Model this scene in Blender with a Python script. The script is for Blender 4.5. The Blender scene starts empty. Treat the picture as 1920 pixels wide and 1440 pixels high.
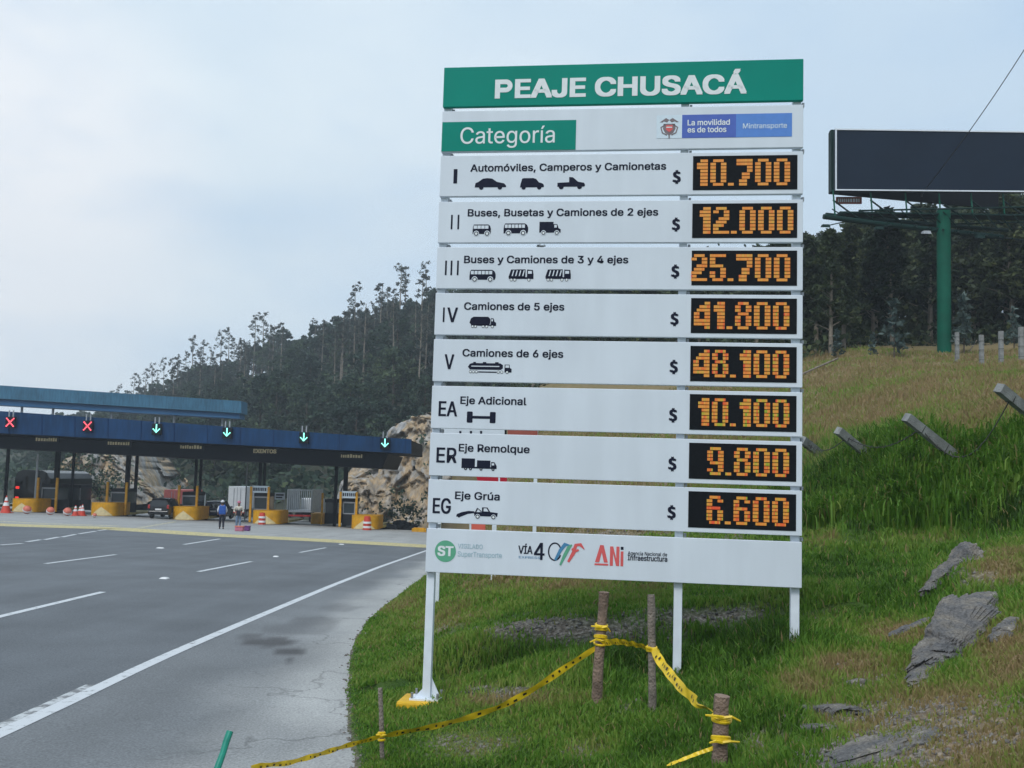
import bpy, bmesh, math, random, os
import numpy as np
from mathutils import Vector, Matrix, noise as mnoise

# ------------------------------------------------------------------ camera, world, sun, exposure
SC = bpy.context.scene
COL = SC.collection
F = 1900.0                                   # focal length in pixels of the 1920 px wide photograph
PITCH, ROLL = math.atan(183 / 1900), math.atan(0.0225)
cam_d = bpy.data.cameras.new('camera')
cam = bpy.data.objects.new('camera', cam_d)
COL.objects.link(cam)
cam_d.sensor_width = 36.0
cam_d.lens = 36.0 * F / 1920.0
cam_d.clip_start, cam_d.clip_end = 0.1, 6000
RM = Matrix.Rotation(math.pi / 2 + PITCH, 4, 'X') @ Matrix.Rotation(ROLL, 4, 'Z')
cam.matrix_world = Matrix.Translation((0, 0, 1.8)) @ RM
SC.camera = cam

SUN_EL, SUN_AZ = math.radians(48), math.radians(205)      # azimuth clockwise from +Y: behind the camera, to its left
w = bpy.data.worlds.new('World')
SC.world = w
w.use_nodes = True
nt = w.node_tree
nt.nodes.clear()
N = nt.nodes.new
out = N('ShaderNodeOutputWorld'); bg = N('ShaderNodeBackground'); bg.inputs[1].default_value = 0.1
sky = N('ShaderNodeTexSky'); sky.sky_type = 'NISHITA'; sky.sun_disc = False
sky.sun_elevation = SUN_EL; sky.sun_rotation = SUN_AZ; sky.air_density = 1.0; sky.dust_density = 2.0
tc = N('ShaderNodeTexCoord')
mp = N('ShaderNodeMapping'); mp.inputs['Scale'].default_value = (1.0, 1.0, 2.2); mp.inputs['Location'].default_value = (0.62, 0.1, 0.35)
n1 = N('ShaderNodeTexNoise'); n1.inputs['Scale'].default_value = 2.3; n1.inputs['Detail'].default_value = 7; n1.inputs['Roughness'].default_value = 0.52
n2 = N('ShaderNodeTexNoise'); n2.inputs['Scale'].default_value = 1.5; n2.inputs['Detail'].default_value = 5
r1 = N('ShaderNodeMapRange'); r1.inputs[1].default_value = 0.34; r1.inputs[2].default_value = 0.56; r1.inputs[3].default_value = 0.35; r1.inputs[4].default_value = 1.0
cr = N('ShaderNodeValToRGB')
cr.color_ramp.elements[0].position = 0.36; cr.color_ramp.elements[0].color = (4.9, 6.15, 7.4, 1)
cr.color_ramp.elements[1].position = 0.62; cr.color_ramp.elements[1].color = (6.8, 7.65, 8.2, 1)
blue = N('ShaderNodeMix'); blue.data_type = 'RGBA'; blue.inputs[0].default_value = 0.75
blue.inputs[7].default_value = (4.3, 6.1, 8.2, 1)
mix = N('ShaderNodeMix'); mix.data_type = 'RGBA'
L = nt.links.new
L(tc.outputs['Generated'], mp.inputs[0]); L(mp.outputs[0], n1.inputs[0]); L(mp.outputs[0], n2.inputs[0])
L(n1.outputs[0], r1.inputs[0]); L(n2.outputs[0], cr.inputs[0])
L(sky.outputs[0], blue.inputs[6])
L(r1.outputs[0], mix.inputs[0]); L(blue.outputs[2], mix.inputs[6])
# a brighter break in the cloud low on the left
vm = N('ShaderNodeVectorMath'); vm.operation = 'DOT_PRODUCT'
bd = Vector((-0.50, 0.86, 0.24)).normalized(); vm.inputs[1].default_value = bd
r2 = N('ShaderNodeMapRange'); r2.interpolation_type = 'SMOOTHSTEP'; r2.inputs[1].default_value = 0.965; r2.inputs[2].default_value = 1.0; r2.inputs[3].default_value = 0.0; r2.inputs[4].default_value = 0.9
brk = N('ShaderNodeMix'); brk.data_type = 'RGBA'; brk.inputs[7].default_value = (8.3, 8.4, 8.6, 1)
L(tc.outputs['Generated'], vm.inputs[0]); L(vm.outputs['Value'], r2.inputs[0]); L(r2.outputs[0], brk.inputs[0])
L(cr.outputs[0], brk.inputs[6]); L(brk.outputs[2], mix.inputs[7])
L(mix.outputs[2], bg.inputs[0]); L(bg.outputs[0], out.inputs[0])

sun_d = bpy.data.lights.new('sun', 'SUN'); sun_d.energy = 1.5; sun_d.angle = math.radians(18); sun_d.color = (1.0, 0.985, 0.96)
sun = bpy.data.objects.new('sun', sun_d); COL.objects.link(sun)
sdir = Vector((math.sin(SUN_AZ) * math.cos(SUN_EL), math.cos(SUN_AZ) * math.cos(SUN_EL), math.sin(SUN_EL)))
sun.rotation_euler = sdir.to_track_quat('Z', 'Y').to_euler()
sun.location = (0, -20, 40)
SC.view_settings.view_transform = 'Standard'; SC.view_settings.look = 'None'
SC.view_settings.exposure = 0.37; SC.view_settings.gamma = 1.0
SC.render.engine = 'CYCLES'
SC.cycles.max_bounces = 6; SC.cycles.transparent_max_bounces = 8; SC.cycles.volume_bounces = 0

# ------------------------------------------------------------------ helpers
RNG = np.random.default_rng(7)
random.seed(7)
R3 = np.array(RM.to_3x3())
CAM = np.array([0, 0, 1.8])

def ray(px, py):
    return R3 @ np.array([(px - 960) / F, -(py - 720) / F, -1.0])
def P(px, py, d):                            # the world point at depth d behind a point of the photograph
    v = ray(px, py); return CAM + v * (d / v[1])
KY, KX = 0.032, 0.026
def road_z(x, y): return -KY * y - KX * x    # the paved surface is one gently tilted plane
def RP(px, py, up=0.0):                      # where a point of the photograph meets the paved plane
    v = ray(px, py); t = (up - CAM[2]) / (v[2] + KY * v[1] + KX * v[0]); return CAM + v * t
def proj(pts):
    q = (np.asarray(pts) - CAM) @ R3
    z = np.where(-q[..., 2] > 0.05, -q[..., 2], 0.05)
    return 960 + F * q[..., 0] / z, 720 - F * q[..., 1] / z

_T = np.random.default_rng(3).random((256, 256))
def vnoise(x, y):
    x = np.asarray(x, float); y = np.asarray(y, float)
    xi = np.floor(x).astype(int); yi = np.floor(y).astype(int)
    fx = x - xi; fy = y - yi
    fx = fx * fx * (3 - 2 * fx); fy = fy * fy * (3 - 2 * fy)
    a = _T[xi & 255, yi & 255]; b = _T[(xi + 1) & 255, yi & 255]
    c = _T[xi & 255, (yi + 1) & 255]; d = _T[(xi + 1) & 255, (yi + 1) & 255]
    return (a * (1 - fx) + b * fx) * (1 - fy) + (c * (1 - fx) + d * fx) * fy
def fbm(x, y, o=4):
    s = 0; a = 0.5
    for k in range(o):
        s = s + a * vnoise(x * 2 ** k + 17 * k, y * 2 ** k + 31 * k); a *= 0.5
    return s
def sstep(a, b, x):
    t = np.clip((x - a) / (b - a), 0, 1); return t * t * (3 - 2 * t)

def tag(o, label=None, cat=None, group=None, kind=None):
    if label: o['label'] = label
    if cat: o['category'] = cat
    if group: o['group'] = group
    if kind: o['kind'] = kind
    return o
def empty(name, loc, label=None, cat=None, group=None, rz=0.0):
    o = bpy.data.objects.new(name, None); COL.objects.link(o)
    o.location = loc; o.rotation_euler = (0, 0, rz); o.empty_display_size = 0.3
    return tag(o, label, cat, group)
def mesh_np(name, V, Fq, mats, parent=None, smooth=False, attrs=None, mat_idx=None):
    """V (n,3); Fq either (m,k) array or list of lists; attrs: dict name -> float per vertex"""
    me = bpy.data.meshes.new(name)
    V = np.asarray(V, np.float32)
    if isinstance(Fq, np.ndarray):
        m, k = Fq.shape
        me.vertices.add(len(V)); me.vertices.foreach_set('co', V.ravel())
        me.loops.add(m * k); me.loops.foreach_set('vertex_index', Fq.astype(np.int32).ravel())
        me.polygons.add(m); me.polygons.foreach_set('loop_start', np.arange(0, m * k, k, dtype=np.int32))
        me.update(calc_edges=True)
    else:
        me.from_pydata([tuple(map(float, v)) for v in V], [], Fq)
    for mt in (mats if isinstance(mats, (list, tuple)) else [mats]): me.materials.append(mt)
    if mat_idx is not None: me.polygons.foreach_set('material_index', np.asarray(mat_idx, np.int32))
    if smooth: me.polygons.foreach_set('use_smooth', np.ones(len(me.polygons), bool))
    for k_, a in (attrs or {}).items():
        at = me.attributes.new(k_, 'FLOAT', 'POINT'); at.data.foreach_set('value', np.asarray(a, np.float32))
    o = bpy.data.objects.new(name, me); COL.objects.link(o)
    if parent is not None: o.parent = parent
    return o

class G:
    """collects simple shapes; build() links them as ONE mesh object"""
    def __init__(s): s.v = []; s.f = []; s.m = []
    def add(s, vs, fs, mi=0):
        b = len(s.v); s.v += [tuple(map(float, v)) for v in vs]; s.f += [[b + i for i in f] for f in fs]; s.m += [mi] * len(fs); return s
    def box(s, x0, x1, y0, y1, z0, z1, mi=0, bev=0.0):
        if bev:
            return s.bbox(x0, x1, y0, y1, z0, z1, bev, mi)
        return s.add([(x0, y0, z0), (x1, y0, z0), (x1, y1, z0), (x0, y1, z0), (x0, y0, z1), (x1, y0, z1), (x1, y1, z1), (x0, y1, z1)],
                     [[0, 3, 2, 1], [4, 5, 6, 7], [0, 1, 5, 4], [1, 2, 6, 5], [2, 3, 7, 6], [3, 0, 4, 7]], mi)
    def bbox(s, x0, x1, y0, y1, z0, z1, b, mi=0):
        bm = bmesh.new(); bmesh.ops.create_cube(bm, size=1.0)
        for v in bm.verts:
            v.co = Vector((x0 if v.co.x < 0 else x1, y0 if v.co.y < 0 else y1, z0 if v.co.z < 0 else z1))
        bmesh.ops.bevel(bm, geom=list(bm.edges), offset=b, segments=2, affect='EDGES', profile=0.5)
        bm.verts.index_update()
        s.add([v.co[:] for v in bm.verts], [[v.index for v in f.verts] for f in bm.faces], mi); bm.free(); return s
    def hexa(s, p, mi=0):                    # eight corners: bottom ring then top ring
        return s.add(p, [[0, 3, 2, 1], [4, 5, 6, 7], [0, 1, 5, 4], [1, 2, 6, 5], [2, 3, 7, 6], [3, 0, 4, 7]], mi)
    def prism(s, ring, off, mi=0):           # planar ring extruded by a vector
        n = len(ring); off = np.asarray(off, float); r = [np.asarray(q, float) for q in ring]
        return s.add(r + [q + off for q in r], [list(range(n))[::-1], list(range(n, 2 * n))] + [[i, (i + 1) % n, n + (i + 1) % n, n + i] for i in range(n)], mi)
    def tube(s, pts, rad, n=8, mi=0, caps=True):
        pts = [Vector(p) for p in pts]; k = len(pts)
        rad = [rad] * k if np.isscalar(rad) else list(rad)
        vs = []; a = None
        for i, p in enumerate(pts):
            t = (pts[min(i + 1, k - 1)] - pts[max(i - 1, 0)]).normalized()
            if a is None: a = t.orthogonal().normalized()
            a = (a - t * a.dot(t)).normalized(); b = t.cross(a)
            for j in range(n):
                an = 2 * math.pi * j / n; vs.append(p + (a * math.cos(an) + b * math.sin(an)) * rad[i])
        fs = [[i * n + j, i * n + (j + 1) % n, (i + 1) * n + (j + 1) % n, (i + 1) * n + j] for i in range(k - 1) for j in range(n)]
        if caps: fs += [list(range(n))[::-1], [(k - 1) * n + j for j in range(n)]]
        return s.add(vs, fs, mi)
    def lathe(s, prof, c=(0, 0, 0), n=16, mi=0):   # profile of (radius, z)
        vs = []; k = len(prof)
        for r, z in prof:
            for j in range(n):
                a = 2 * math.pi * j / n; vs.append((c[0] + r * math.cos(a), c[1] + r * math.sin(a), c[2] + z))
        fs = [[i * n + j, i * n + (j + 1) % n, (i + 1) * n + (j + 1) % n, (i + 1) * n + j] for i in range(k - 1) for j in range(n)]
        fs += [list(range(n))[::-1], [(k - 1) * n + j for j in range(n)]]
        return s.add(vs, fs, mi)
    def build(s, name, mats, parent=None, org=None, smooth=False):
        V = np.array(s.v, float)
        if org is not None: V = V - np.asarray(org, float)
        me = bpy.data.meshes.new(name); me.from_pydata([tuple(v) for v in V], [], s.f)
        for mt in (mats if isinstance(mats, (list, tuple)) else [mats]): me.materials.append(mt)
        me.polygons.foreach_set('material_index', np.array(s.m, np.int32))
        if smooth:
            me.polygons.foreach_set('use_smooth', np.ones(len(me.polygons), bool))
            try: me.set_sharp_from_angle(angle=math.radians(40))
            except Exception: pass
        o = bpy.data.objects.new(name, me); COL.objects.link(o)
        if parent is not None: o.parent = parent
        return o

def copy_tree(o, parent=None):
    c = o.copy(); COL.objects.link(c)
    if parent is not None: c.parent = parent
    for ch in o.children: copy_tree(ch, c)
    return c

# ------------------------------------------------------------------ materials
def lin(r, g, b): return tuple(((c / 255) / 12.92 if c / 255 <= 0.04045 else ((c / 255 + 0.055) / 1.055) ** 2.4) for c in (r, g, b)) + (1,)
def mat(name, col, rough=0.6, var=0.15, scale=6.0, bump=0.0, bscale=40.0, metal=0.0, emit=0.0, coord='Object', spec=0.4):
    m = bpy.data.materials.new(name); m.use_nodes = True; t = m.node_tree
    b = t.nodes['Principled BSDF']; b.inputs['Roughness'].default_value = rough; b.inputs['Metallic'].default_value = metal
    b.inputs['Specular IOR Level'].default_value = spec
    c = t.nodes.new('ShaderNodeTexCoord')
    n = t.nodes.new('ShaderNodeTexNoise'); n.inputs['Scale'].default_value = scale; n.inputs['Detail'].default_value = 6
    t.links.new(c.outputs[coord], n.inputs[0])
    r = t.nodes.new('ShaderNodeMapRange'); r.inputs[1].default_value = 0.3; r.inputs[2].default_value = 0.7
    r.inputs[3].default_value = 1 - var; r.inputs[4].default_value = 1 + var
    t.links.new(n.outputs[0], r.inputs[0])
    x = t.nodes.new('ShaderNodeMix'); x.data_type = 'RGBA'; x.blend_type = 'MULTIPLY'; x.inputs[0].default_value = 1.0
    x.inputs[6].default_value = tuple(col[:3]) + (1,)
    t.links.new(r.outputs[0], x.inputs[7]); t.links.new(x.outputs[2], b.inputs['Base Color'])
    if emit:
        b.inputs['Emission Color'].default_value = tuple(col[:3]) + (1,); b.inputs['Emission Strength'].default_value = emit
    if bump:
        n3 = t.nodes.new('ShaderNodeTexNoise'); n3.inputs['Scale'].default_value = bscale; n3.inputs['Detail'].default_value = 5
        t.links.new(c.outputs[coord], n3.inputs[0])
        bp = t.nodes.new('ShaderNodeBump'); bp.inputs['Strength'].default_value = bump; bp.inputs['Distance'].default_value = 0.05
        t.links.new(n3.outputs[0], bp.inputs['Height']); t.links.new(bp.outputs[0], b.inputs['Normal'])
    return m
def leaf_mat(name, stops, trans=0.25, rough=0.6, rnd=0.6):
    """colour per leaf from the 'tint' attribute through a ramp of real leaf colours"""
    m = bpy.data.materials.new(name); m.use_nodes = True; t = m.node_tree
    b = t.nodes['Principled BSDF']; b.inputs['Roughness'].default_value = rough; b.inputs['Specular IOR Level'].default_value = 0.25
    a = t.nodes.new('ShaderNodeAttribute'); a.attribute_name = 'tint'
    oi = t.nodes.new('ShaderNodeObjectInfo')
    ad = t.nodes.new('ShaderNodeMath'); ad.operation = 'MULTIPLY_ADD'; ad.inputs[1].default_value = rnd; ad.inputs[2].default_value = -0.42 * rnd
    t.links.new(oi.outputs['Random'], ad.inputs[0])
    su = t.nodes.new('ShaderNodeMath'); su.operation = 'ADD'; t.links.new(ad.outputs[0], su.inputs[0]); t.links.new(a.outputs['Fac'], su.inputs[1])
    r = t.nodes.new('ShaderNodeValToRGB')
    el = r.color_ramp.elements
    for i, (p, c) in enumerate(stops):
        e = el[i] if i < 2 else el.new(p)
        e.position = p; e.color = tuple(c) + (1,)
    t.links.new(su.outputs[0], r.inputs[0]); t.links.new(r.outputs[0], b.inputs['Base Color'])
    if trans:
        tr = t.nodes.new('ShaderNodeBsdfTranslucent'); t.links.new(r.outputs[0], tr.inputs[0])
        mx = t.nodes.new('ShaderNodeMixShader'); mx.inputs[0].default_value = trans
        t.links.new(b.outputs[0], mx.inputs[1]); t.links.new(tr.outputs[0], mx.inputs[2])
        t.links.new(mx.outputs[0], t.nodes['Material Output'].inputs[0])
    return m

M = {}
M['white_sheet'] = mat('painted white sheet', (0.66, 0.715, 0.78), 0.45, 0.03, 1.5)
def streaks(m, amt=.05):                     # faint rain streaks and grime running down painted sheet
    t = m.node_tree; b = t.nodes['Principled BSDF']; src = b.inputs['Base Color'].links[0].from_socket
    c = t.nodes.new('ShaderNodeTexCoord'); mp_ = t.nodes.new('ShaderNodeMapping'); mp_.inputs['Scale'].default_value = (3.2, 3.2, .5); n = t.nodes.new('ShaderNodeTexNoise'); n.inputs['Scale'].default_value = 1.6; n.inputs['Detail'].default_value = 6
    r = t.nodes.new('ShaderNodeMapRange'); r.inputs[1].default_value = .38; r.inputs[2].default_value = .66; r.inputs[3].default_value = 1 - amt; r.inputs[4].default_value = 1.0
    x = t.nodes.new('ShaderNodeMix'); x.data_type = 'RGBA'; x.blend_type = 'MULTIPLY'; x.inputs[0].default_value = 1
    for a, q in ((c.outputs['Object'], mp_.inputs[0]), (mp_.outputs[0], n.inputs[0]), (n.outputs[0], r.inputs[0]), (src, x.inputs[6]), (r.outputs[0], x.inputs[7]), (x.outputs[2], b.inputs['Base Color'])): t.links.new(a, q)
streaks(M['white_sheet'], .06)
M['white_steel'] = mat('white painted steel', (0.69, 0.74, 0.80), 0.4, 0.06, 9)
M['green_sheet'] = mat('green vinyl sheet', lin(8, 132, 116), 0.5, 0.05, 2, spec=0.12)
M['navy_ink'] = mat('navy vinyl lettering', (0.012, 0.015, 0.032), 0.6, 0.1, 20, spec=0.12)
M['white_ink'] = mat('white vinyl lettering', (0.72, 0.76, 0.77), 0.5, 0.04, 20)
M['pale_ink'] = mat('pale vinyl', (0.62, 0.72, 0.80), 0.5, 0.04, 20)
M['blue_ink'] = mat('violet blue vinyl', lin(72, 98, 180), 0.5, 0.05, 20)
M['light_blue_ink'] = mat('light blue vinyl', lin(84, 132, 205), 0.5, 0.05, 20)
M['faint_ink'] = mat('faded pale green print', lin(164, 190, 200), 0.5, 0.05, 20)
M['mint_ink'] = mat('mint green print', lin(92, 164, 132), 0.5, 0.05, 20)
M['teal_ink'] = mat('steel blue print', lin(70, 130, 170), 0.5, 0.05, 20)
M['coral_ink'] = mat('coral red print', lin(214, 92, 92), 0.5, 0.05, 20)
M['brown_ink'] = mat('grey brown print', lin(120, 108, 112), 0.5, 0.1, 30)
M['screen_black'] = mat('black led louvre', (0.009, 0.011, 0.014), 0.7, 0.15, 60, spec=0.1)
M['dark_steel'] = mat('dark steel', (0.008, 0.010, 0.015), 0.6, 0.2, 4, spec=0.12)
M['grey_steel'] = mat('grey steel', (0.30, 0.32, 0.35), 0.45, 0.15, 8)
M['bolt'] = mat('galvanised bolt', (0.35, 0.36, 0.38), 0.4, 0.15, 30, metal=0.6)
M['yellow_paint'] = mat('yellow road paint', lin(214, 168, 30), 0.6, 0.2, 5, 0.2, 30)
M['yellow_worn'] = mat('worn pale yellow paint', lin(205, 188, 120), 0.7, 0.3, 1.2)
M['yellow_tape'] = mat('yellow plastic tape', lin(225, 190, 40), 0.35, 0.1, 8)
M['tape_ink'] = mat('black tape print', (0.02, 0.02, 0.015), 0.5, 0.1, 20)
M['wood'] = mat('weathered timber', (0.235, 0.165, 0.125), 0.85, 0.45, 9, 0.6, 60)
M['wood_grey'] = mat('grey weathered timber', (0.22, 0.185, 0.155), 0.85, 0.35, 12, 0.6, 60)
M['concrete_post'] = mat('weathered concrete', (0.235, 0.24, 0.235), 0.85, 0.3, 5, 0.4, 50)
M['wire'] = mat('rusty wire', (0.03, 0.027, 0.025), 0.6, 0.2, 5)
M['green_steel'] = mat('green painted steel pole', lin(4, 84, 66), 0.55, 0.18, 1.5, spec=0.15)
M['dark_green_steel'] = mat('dark green painted steel', lin(12, 42, 38), 0.6, 0.2, 3, spec=0.15)
M['billboard_face'] = mat('dark blank billboard face', lin(24, 36, 52), 0.6, 0.12, 0.35, spec=0.12)
M['teal_rod'] = mat('teal painted rod', lin(20, 130, 110), 0.4, 0.15, 20)
M['fascia_blue'] = mat('blue fascia sheet', lin(20, 60, 100), 0.55, 0.16, 0.4, spec=0.15)
M['roof_blue'] = mat('faded blue roof sheet', lin(70, 118, 146), 0.6, 0.18, 0.5, spec=0.2)
M['roof_blue_dark'] = mat('darker blue gutter sheet', lin(40, 92, 134), 0.5, 0.1, 0.3)
streaks(M['fascia_blue'], .3); streaks(M['roof_blue'], .3)
M['glass_dark'] = mat('dark booth glass', (0.02, 0.035, 0.045), 0.12, 0.2, 3, spec=0.6)
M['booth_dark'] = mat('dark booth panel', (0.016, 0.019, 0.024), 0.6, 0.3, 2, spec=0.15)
M['yellow_steel'] = mat('yellow painted guard', lin(206, 150, 16), 0.5, 0.2, 2.5)
M['chevron'] = mat('pale worn chevron', lin(214, 196, 150), 0.6, 0.15, 4)
M['red_plastic'] = mat('red orange plastic', lin(196, 66, 48), 0.5, 0.15, 4)
M['salmon'] = mat('faded orange plastic', lin(200, 110, 92), 0.5, 0.15, 6)
M['white_plastic'] = mat('white plastic', (0.7, 0.7, 0.7), 0.4, 0.08, 6)
M['led_red'] = mat('red signal leds', (1.0, 0.10, 0.14), 0.5, 0.05, 5, emit=1.4)
M['led_green'] = mat('green signal leds', (0.30, 1.0, 0.80), 0.5, 0.05, 5, emit=1.1)
M['dim_letters'] = mat('dim amber letters', lin(205, 190, 150), 0.5, 0.2, 8)
M['car_black'] = mat('black car paint', (0.008, 0.009, 0.012), 0.18, 0.1, 3, spec=0.6)
M['car_blue'] = mat('dark blue car paint', (0.02, 0.03, 0.07), 0.2, 0.1, 3, spec=0.6)
M['car_glass'] = mat('car glass', (0.01, 0.014, 0.016), 0.08, 0.1, 3, spec=0.7)
M['rubber'] = mat('tyre rubber', (0.012, 0.012, 0.012), 0.8, 0.15, 20)
M['tail_light'] = mat('lit tail light', (0.9, 0.04, 0.03), 0.3, 0.05, 5, emit=0.9)
M['tail_lens'] = mat('red lamp lens', (0.35, 0.02, 0.02), 0.25, 0.05, 5)
M['truck_white'] = mat('white truck box', (0.62, 0.64, 0.66), 0.5, 0.06, 1.5)
M['truck_red'] = mat('faded red truck box', lin(190, 98, 92), 0.55, 0.15, 1.5)
M['truck_red_bar'] = mat('red tail bar', lin(180, 40, 42), 0.45, 0.15, 3)
M['mesh_grey'] = mat('grey slatted cargo box', (0.22, 0.25, 0.27), 0.6, 0.2, 3)
M['skin'] = mat('skin', (0.25, 0.13, 0.085), 0.6, 0.08, 10)
M['cloth_white'] = mat('white cotton', (0.62, 0.63, 0.66), 0.8, 0.08, 9)
M['cloth_cream'] = mat('cream cotton', (0.55, 0.52, 0.45), 0.8, 0.1, 9)
M['cloth_dark'] = mat('dark trousers', (0.02, 0.022, 0.035), 0.8, 0.15, 9)
M['cloth_denim'] = mat('light denim', (0.16, 0.22, 0.32), 0.8, 0.2, 9)
M['cloth_blue'] = mat('blue nylon', (0.02, 0.09, 0.36), 0.6, 0.15, 9)
M['cloth_pink'] = mat('pink cloth', (0.45, 0.15, 0.22), 0.7, 0.15, 9)
M['cloth_purple'] = mat('purple plastic', (0.14, 0.04, 0.18), 0.6, 0.15, 9)
M['hair'] = mat('black hair', (0.01, 0.008, 0.007), 0.6, 0.1, 30)
M['shoe'] = mat('black shoes', (0.015, 0.014, 0.014), 0.6, 0.1, 30)
M['sign_red'] = mat('red sign sheet', lin(176, 26, 48), 0.45, 0.08, 4)
M['sign_orange'] = mat('salmon sign sheet', lin(214, 100, 84), 0.45, 0.08, 4)
M['brick_sign'] = mat('faded brick red board', lin(150, 78, 66), 0.6, 0.15, 3)
M['bark'] = mat('grey bark', (0.085, 0.07, 0.055), 0.9, 0.4, 3)
M['bark_pale'] = mat('pale eucalyptus bark', (0.21, 0.18, 0.145), 0.9, 0.35, 3)
M['leaf_hill'] = leaf_mat('hill foliage', [(0.0, (0.018, 0.036, 0.028)), (1.0, (0.115, 0.155, 0.07)), (0.4, (0.035, 0.066, 0.046)), (0.75, (0.066, 0.102, 0.058))])
M['leaf_wisp'] = leaf_mat('eucalyptus sprays', [(0.0, (0.05, 0.058, 0.052)), (1.0, (0.10, 0.11, 0.09))])
M['leaf_euc'] = leaf_mat('eucalyptus foliage', [(0.0, (0.016, 0.030, 0.017)), (1.0, (0.13, 0.15, 0.052)), (0.45, (0.038, 0.058, 0.027)), (0.8, (0.075, 0.098, 0.038))])
M['leaf_young'] = leaf_mat('blue green young eucalyptus leaves', [(0.0, (0.04, 0.07, 0.065)), (1.0, (0.16, 0.21, 0.19))])
M['grass'] = leaf_mat('grass blades', [(0.0, (0.024, 0.058, 0.008)), (1.0, (0.34, 0.235, 0.13)), (0.30, (0.105, 0.230, 0.026)), (0.52, (0.21, 0.30, 0.052)), (0.72, (0.27, 0.22, 0.09))], trans=0.38, rnd=0.0)

# ------------------------------------------------------------------ terrain
# edge between pavement and grass, traced on the paved plane, as x(y)
_e = np.array([RP(*p)[:2] for p in [(668, 1440), (655, 1370), (650, 1300), (652, 1250), (663, 1205), (687, 1165), (722, 1136), (760, 1108), (797, 1082), (840, 1048), (862, 1020), (872, 1000)]])
_e = _e[np.argsort(_e[:, 1])]
EDGE = np.vstack([[[-0.2, -8.0], [-0.62, 0.0], [-0.95, 4.5]], _e, [[-9.0, 110.0], [-14, 160]]])
def edge_x(y): return np.interp(y, EDGE[:, 1], EDGE[:, 0])

CTRL = [(795, 1322, 9.15), (1278, 1270, 8.9), (1493, 1212, 8.8), (1118, 1322, 8.1), (1222, 1332, 7.7), (1000, 1440, 6.8), (1180, 1440, 6.4), (1340, 1440, 6.0),
        (1600, 1440, 5.2), (1760, 1440, 4.7), (1919, 1440, 4.2), (1919, 1340, 4.9), (1919, 1250, 5.9), (1919, 1160, 7.4), (1919, 1070, 9.3), (1850, 1120, 8.3), (1780, 1220, 7.2), (1690, 1310, 6.3), (1620, 1390, 5.6),
        (1500, 1330, 6.8), (1420, 1300, 7.6), (1795, 1052, 9.5), (1730, 1130, 9.6), (1650, 1200, 9.0), (1600, 1100, 12.0), (1520, 1150, 10.0), (1550, 1010, 16.5), (1700, 1010, 15.5), (1850, 1010, 13.5), (1919, 1015, 12.5),
        (1530, 892, 25.0), (1620, 850, 22.0), (1700, 815, 19.8), (1800, 852, 18.2), (1900, 818, 16.8), (1580, 950, 19.5), (1700, 920, 17.6), (1800, 935, 16.2), (1900, 920, 14.8),
        (1510, 800, 33), (1600, 790, 30), (1700, 740, 31), (1810, 790, 24), (1919, 750, 24), (1510, 693, 49), (1650, 672, 51), (1770, 662, 56), (1919, 657, 53), (1850, 690, 46),
        (820, 1062, 24), (870, 1090, 17.5), (900, 1052, 21), (1100, 1092, 14), (1400, 1112, 11.5), (1000, 1150, 12), (1250, 1150, 11), (1050, 1195, 10.5), (1050, 1238, 9.9), (1400, 1205, 9.7),
        (1000, 1000, 26), (1280, 1000, 18), (1400, 1050, 14), (1280, 900, 28), (1000, 900, 42), (1400, 800, 36), (1200, 800, 42), (1000, 810, 58), (1400, 735, 50), (1200, 738, 62), (1000, 745, 78), (800, 1380, 7.95), (880, 1360, 8.15), (960, 1335, 8.35), (1040, 1290, 8.7)]
CW = [P(*c) for c in CTRL]
CW += [np.array(q, float) for q in [(1, 0, .15), (2.2, 1.5, .42), (3, 0, .6), (1.2, 3, .12), (5, 2, 1.2), (8, 3, 1.7), (8, 7, 1.6), (11, 9, 1.9), (15, 12, 2.8), (20, 17, 3.7), (26, 24, 5.8), (32, 40, 9.0), (40, 55, 11.5), (3, -5, .7), (10, -6, 2.0),
       (45, 75, 14.0), (30, 80, 14.2), (12, 85, 13), (0, 100, 10), (60, 60, 14), (35, 10, 5.0), (60, 20, 9)]]
CW = np.array(CW)
def _phi(r2): return np.where(r2 > 1e-9, r2 * np.log(r2 + 1e-9), 0.0)
_n = len(CW); _sx = np.hypot(CW[:, 0], CW[:, 1])
def _warp(x, y):                             # nearer ground is resolved more finely
    r = np.hypot(x, y) + 1e-6; k = np.log1p(r / 4.0) * 4.0 / r; return x * k, y * k
_wx, _wy = _warp(CW[:, 0], CW[:, 1])
_A = _phi((_wx[:, None] - _wx) ** 2 + (_wy[:, None] - _wy) ** 2) + np.eye(_n) * 0.04
_Pm = np.c_[np.ones(_n), _wx, _wy]
_K = np.block([[_A, _Pm], [_Pm.T, np.zeros((3, 3))]])
_s = np.linalg.solve(_K, np.r_[CW[:, 2] / (1 + _sx / 12.0), 0, 0, 0])
def tps(x, y):
    wx, wy = _warp(x, y); o = _s[_n] + _s[_n + 1] * wx + _s[_n + 2] * wy
    sh = o.shape; wxf, wyf = wx.ravel(), wy.ravel(); o = o.ravel().copy()
    for i in range(0, len(o), 20000):
        j = slice(i, i + 20000); o[j] += _phi((wxf[j, None] - _wx) ** 2 + (wyf[j, None] - _wy) ** 2) @ _s[:_n]
    return o.reshape(sh) * (1 + np.hypot(x, y) / 12.0)
DITCH = (P(880, 1236, 10.1)[:2], P(1440, 1200, 9.9)[:2])
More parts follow.
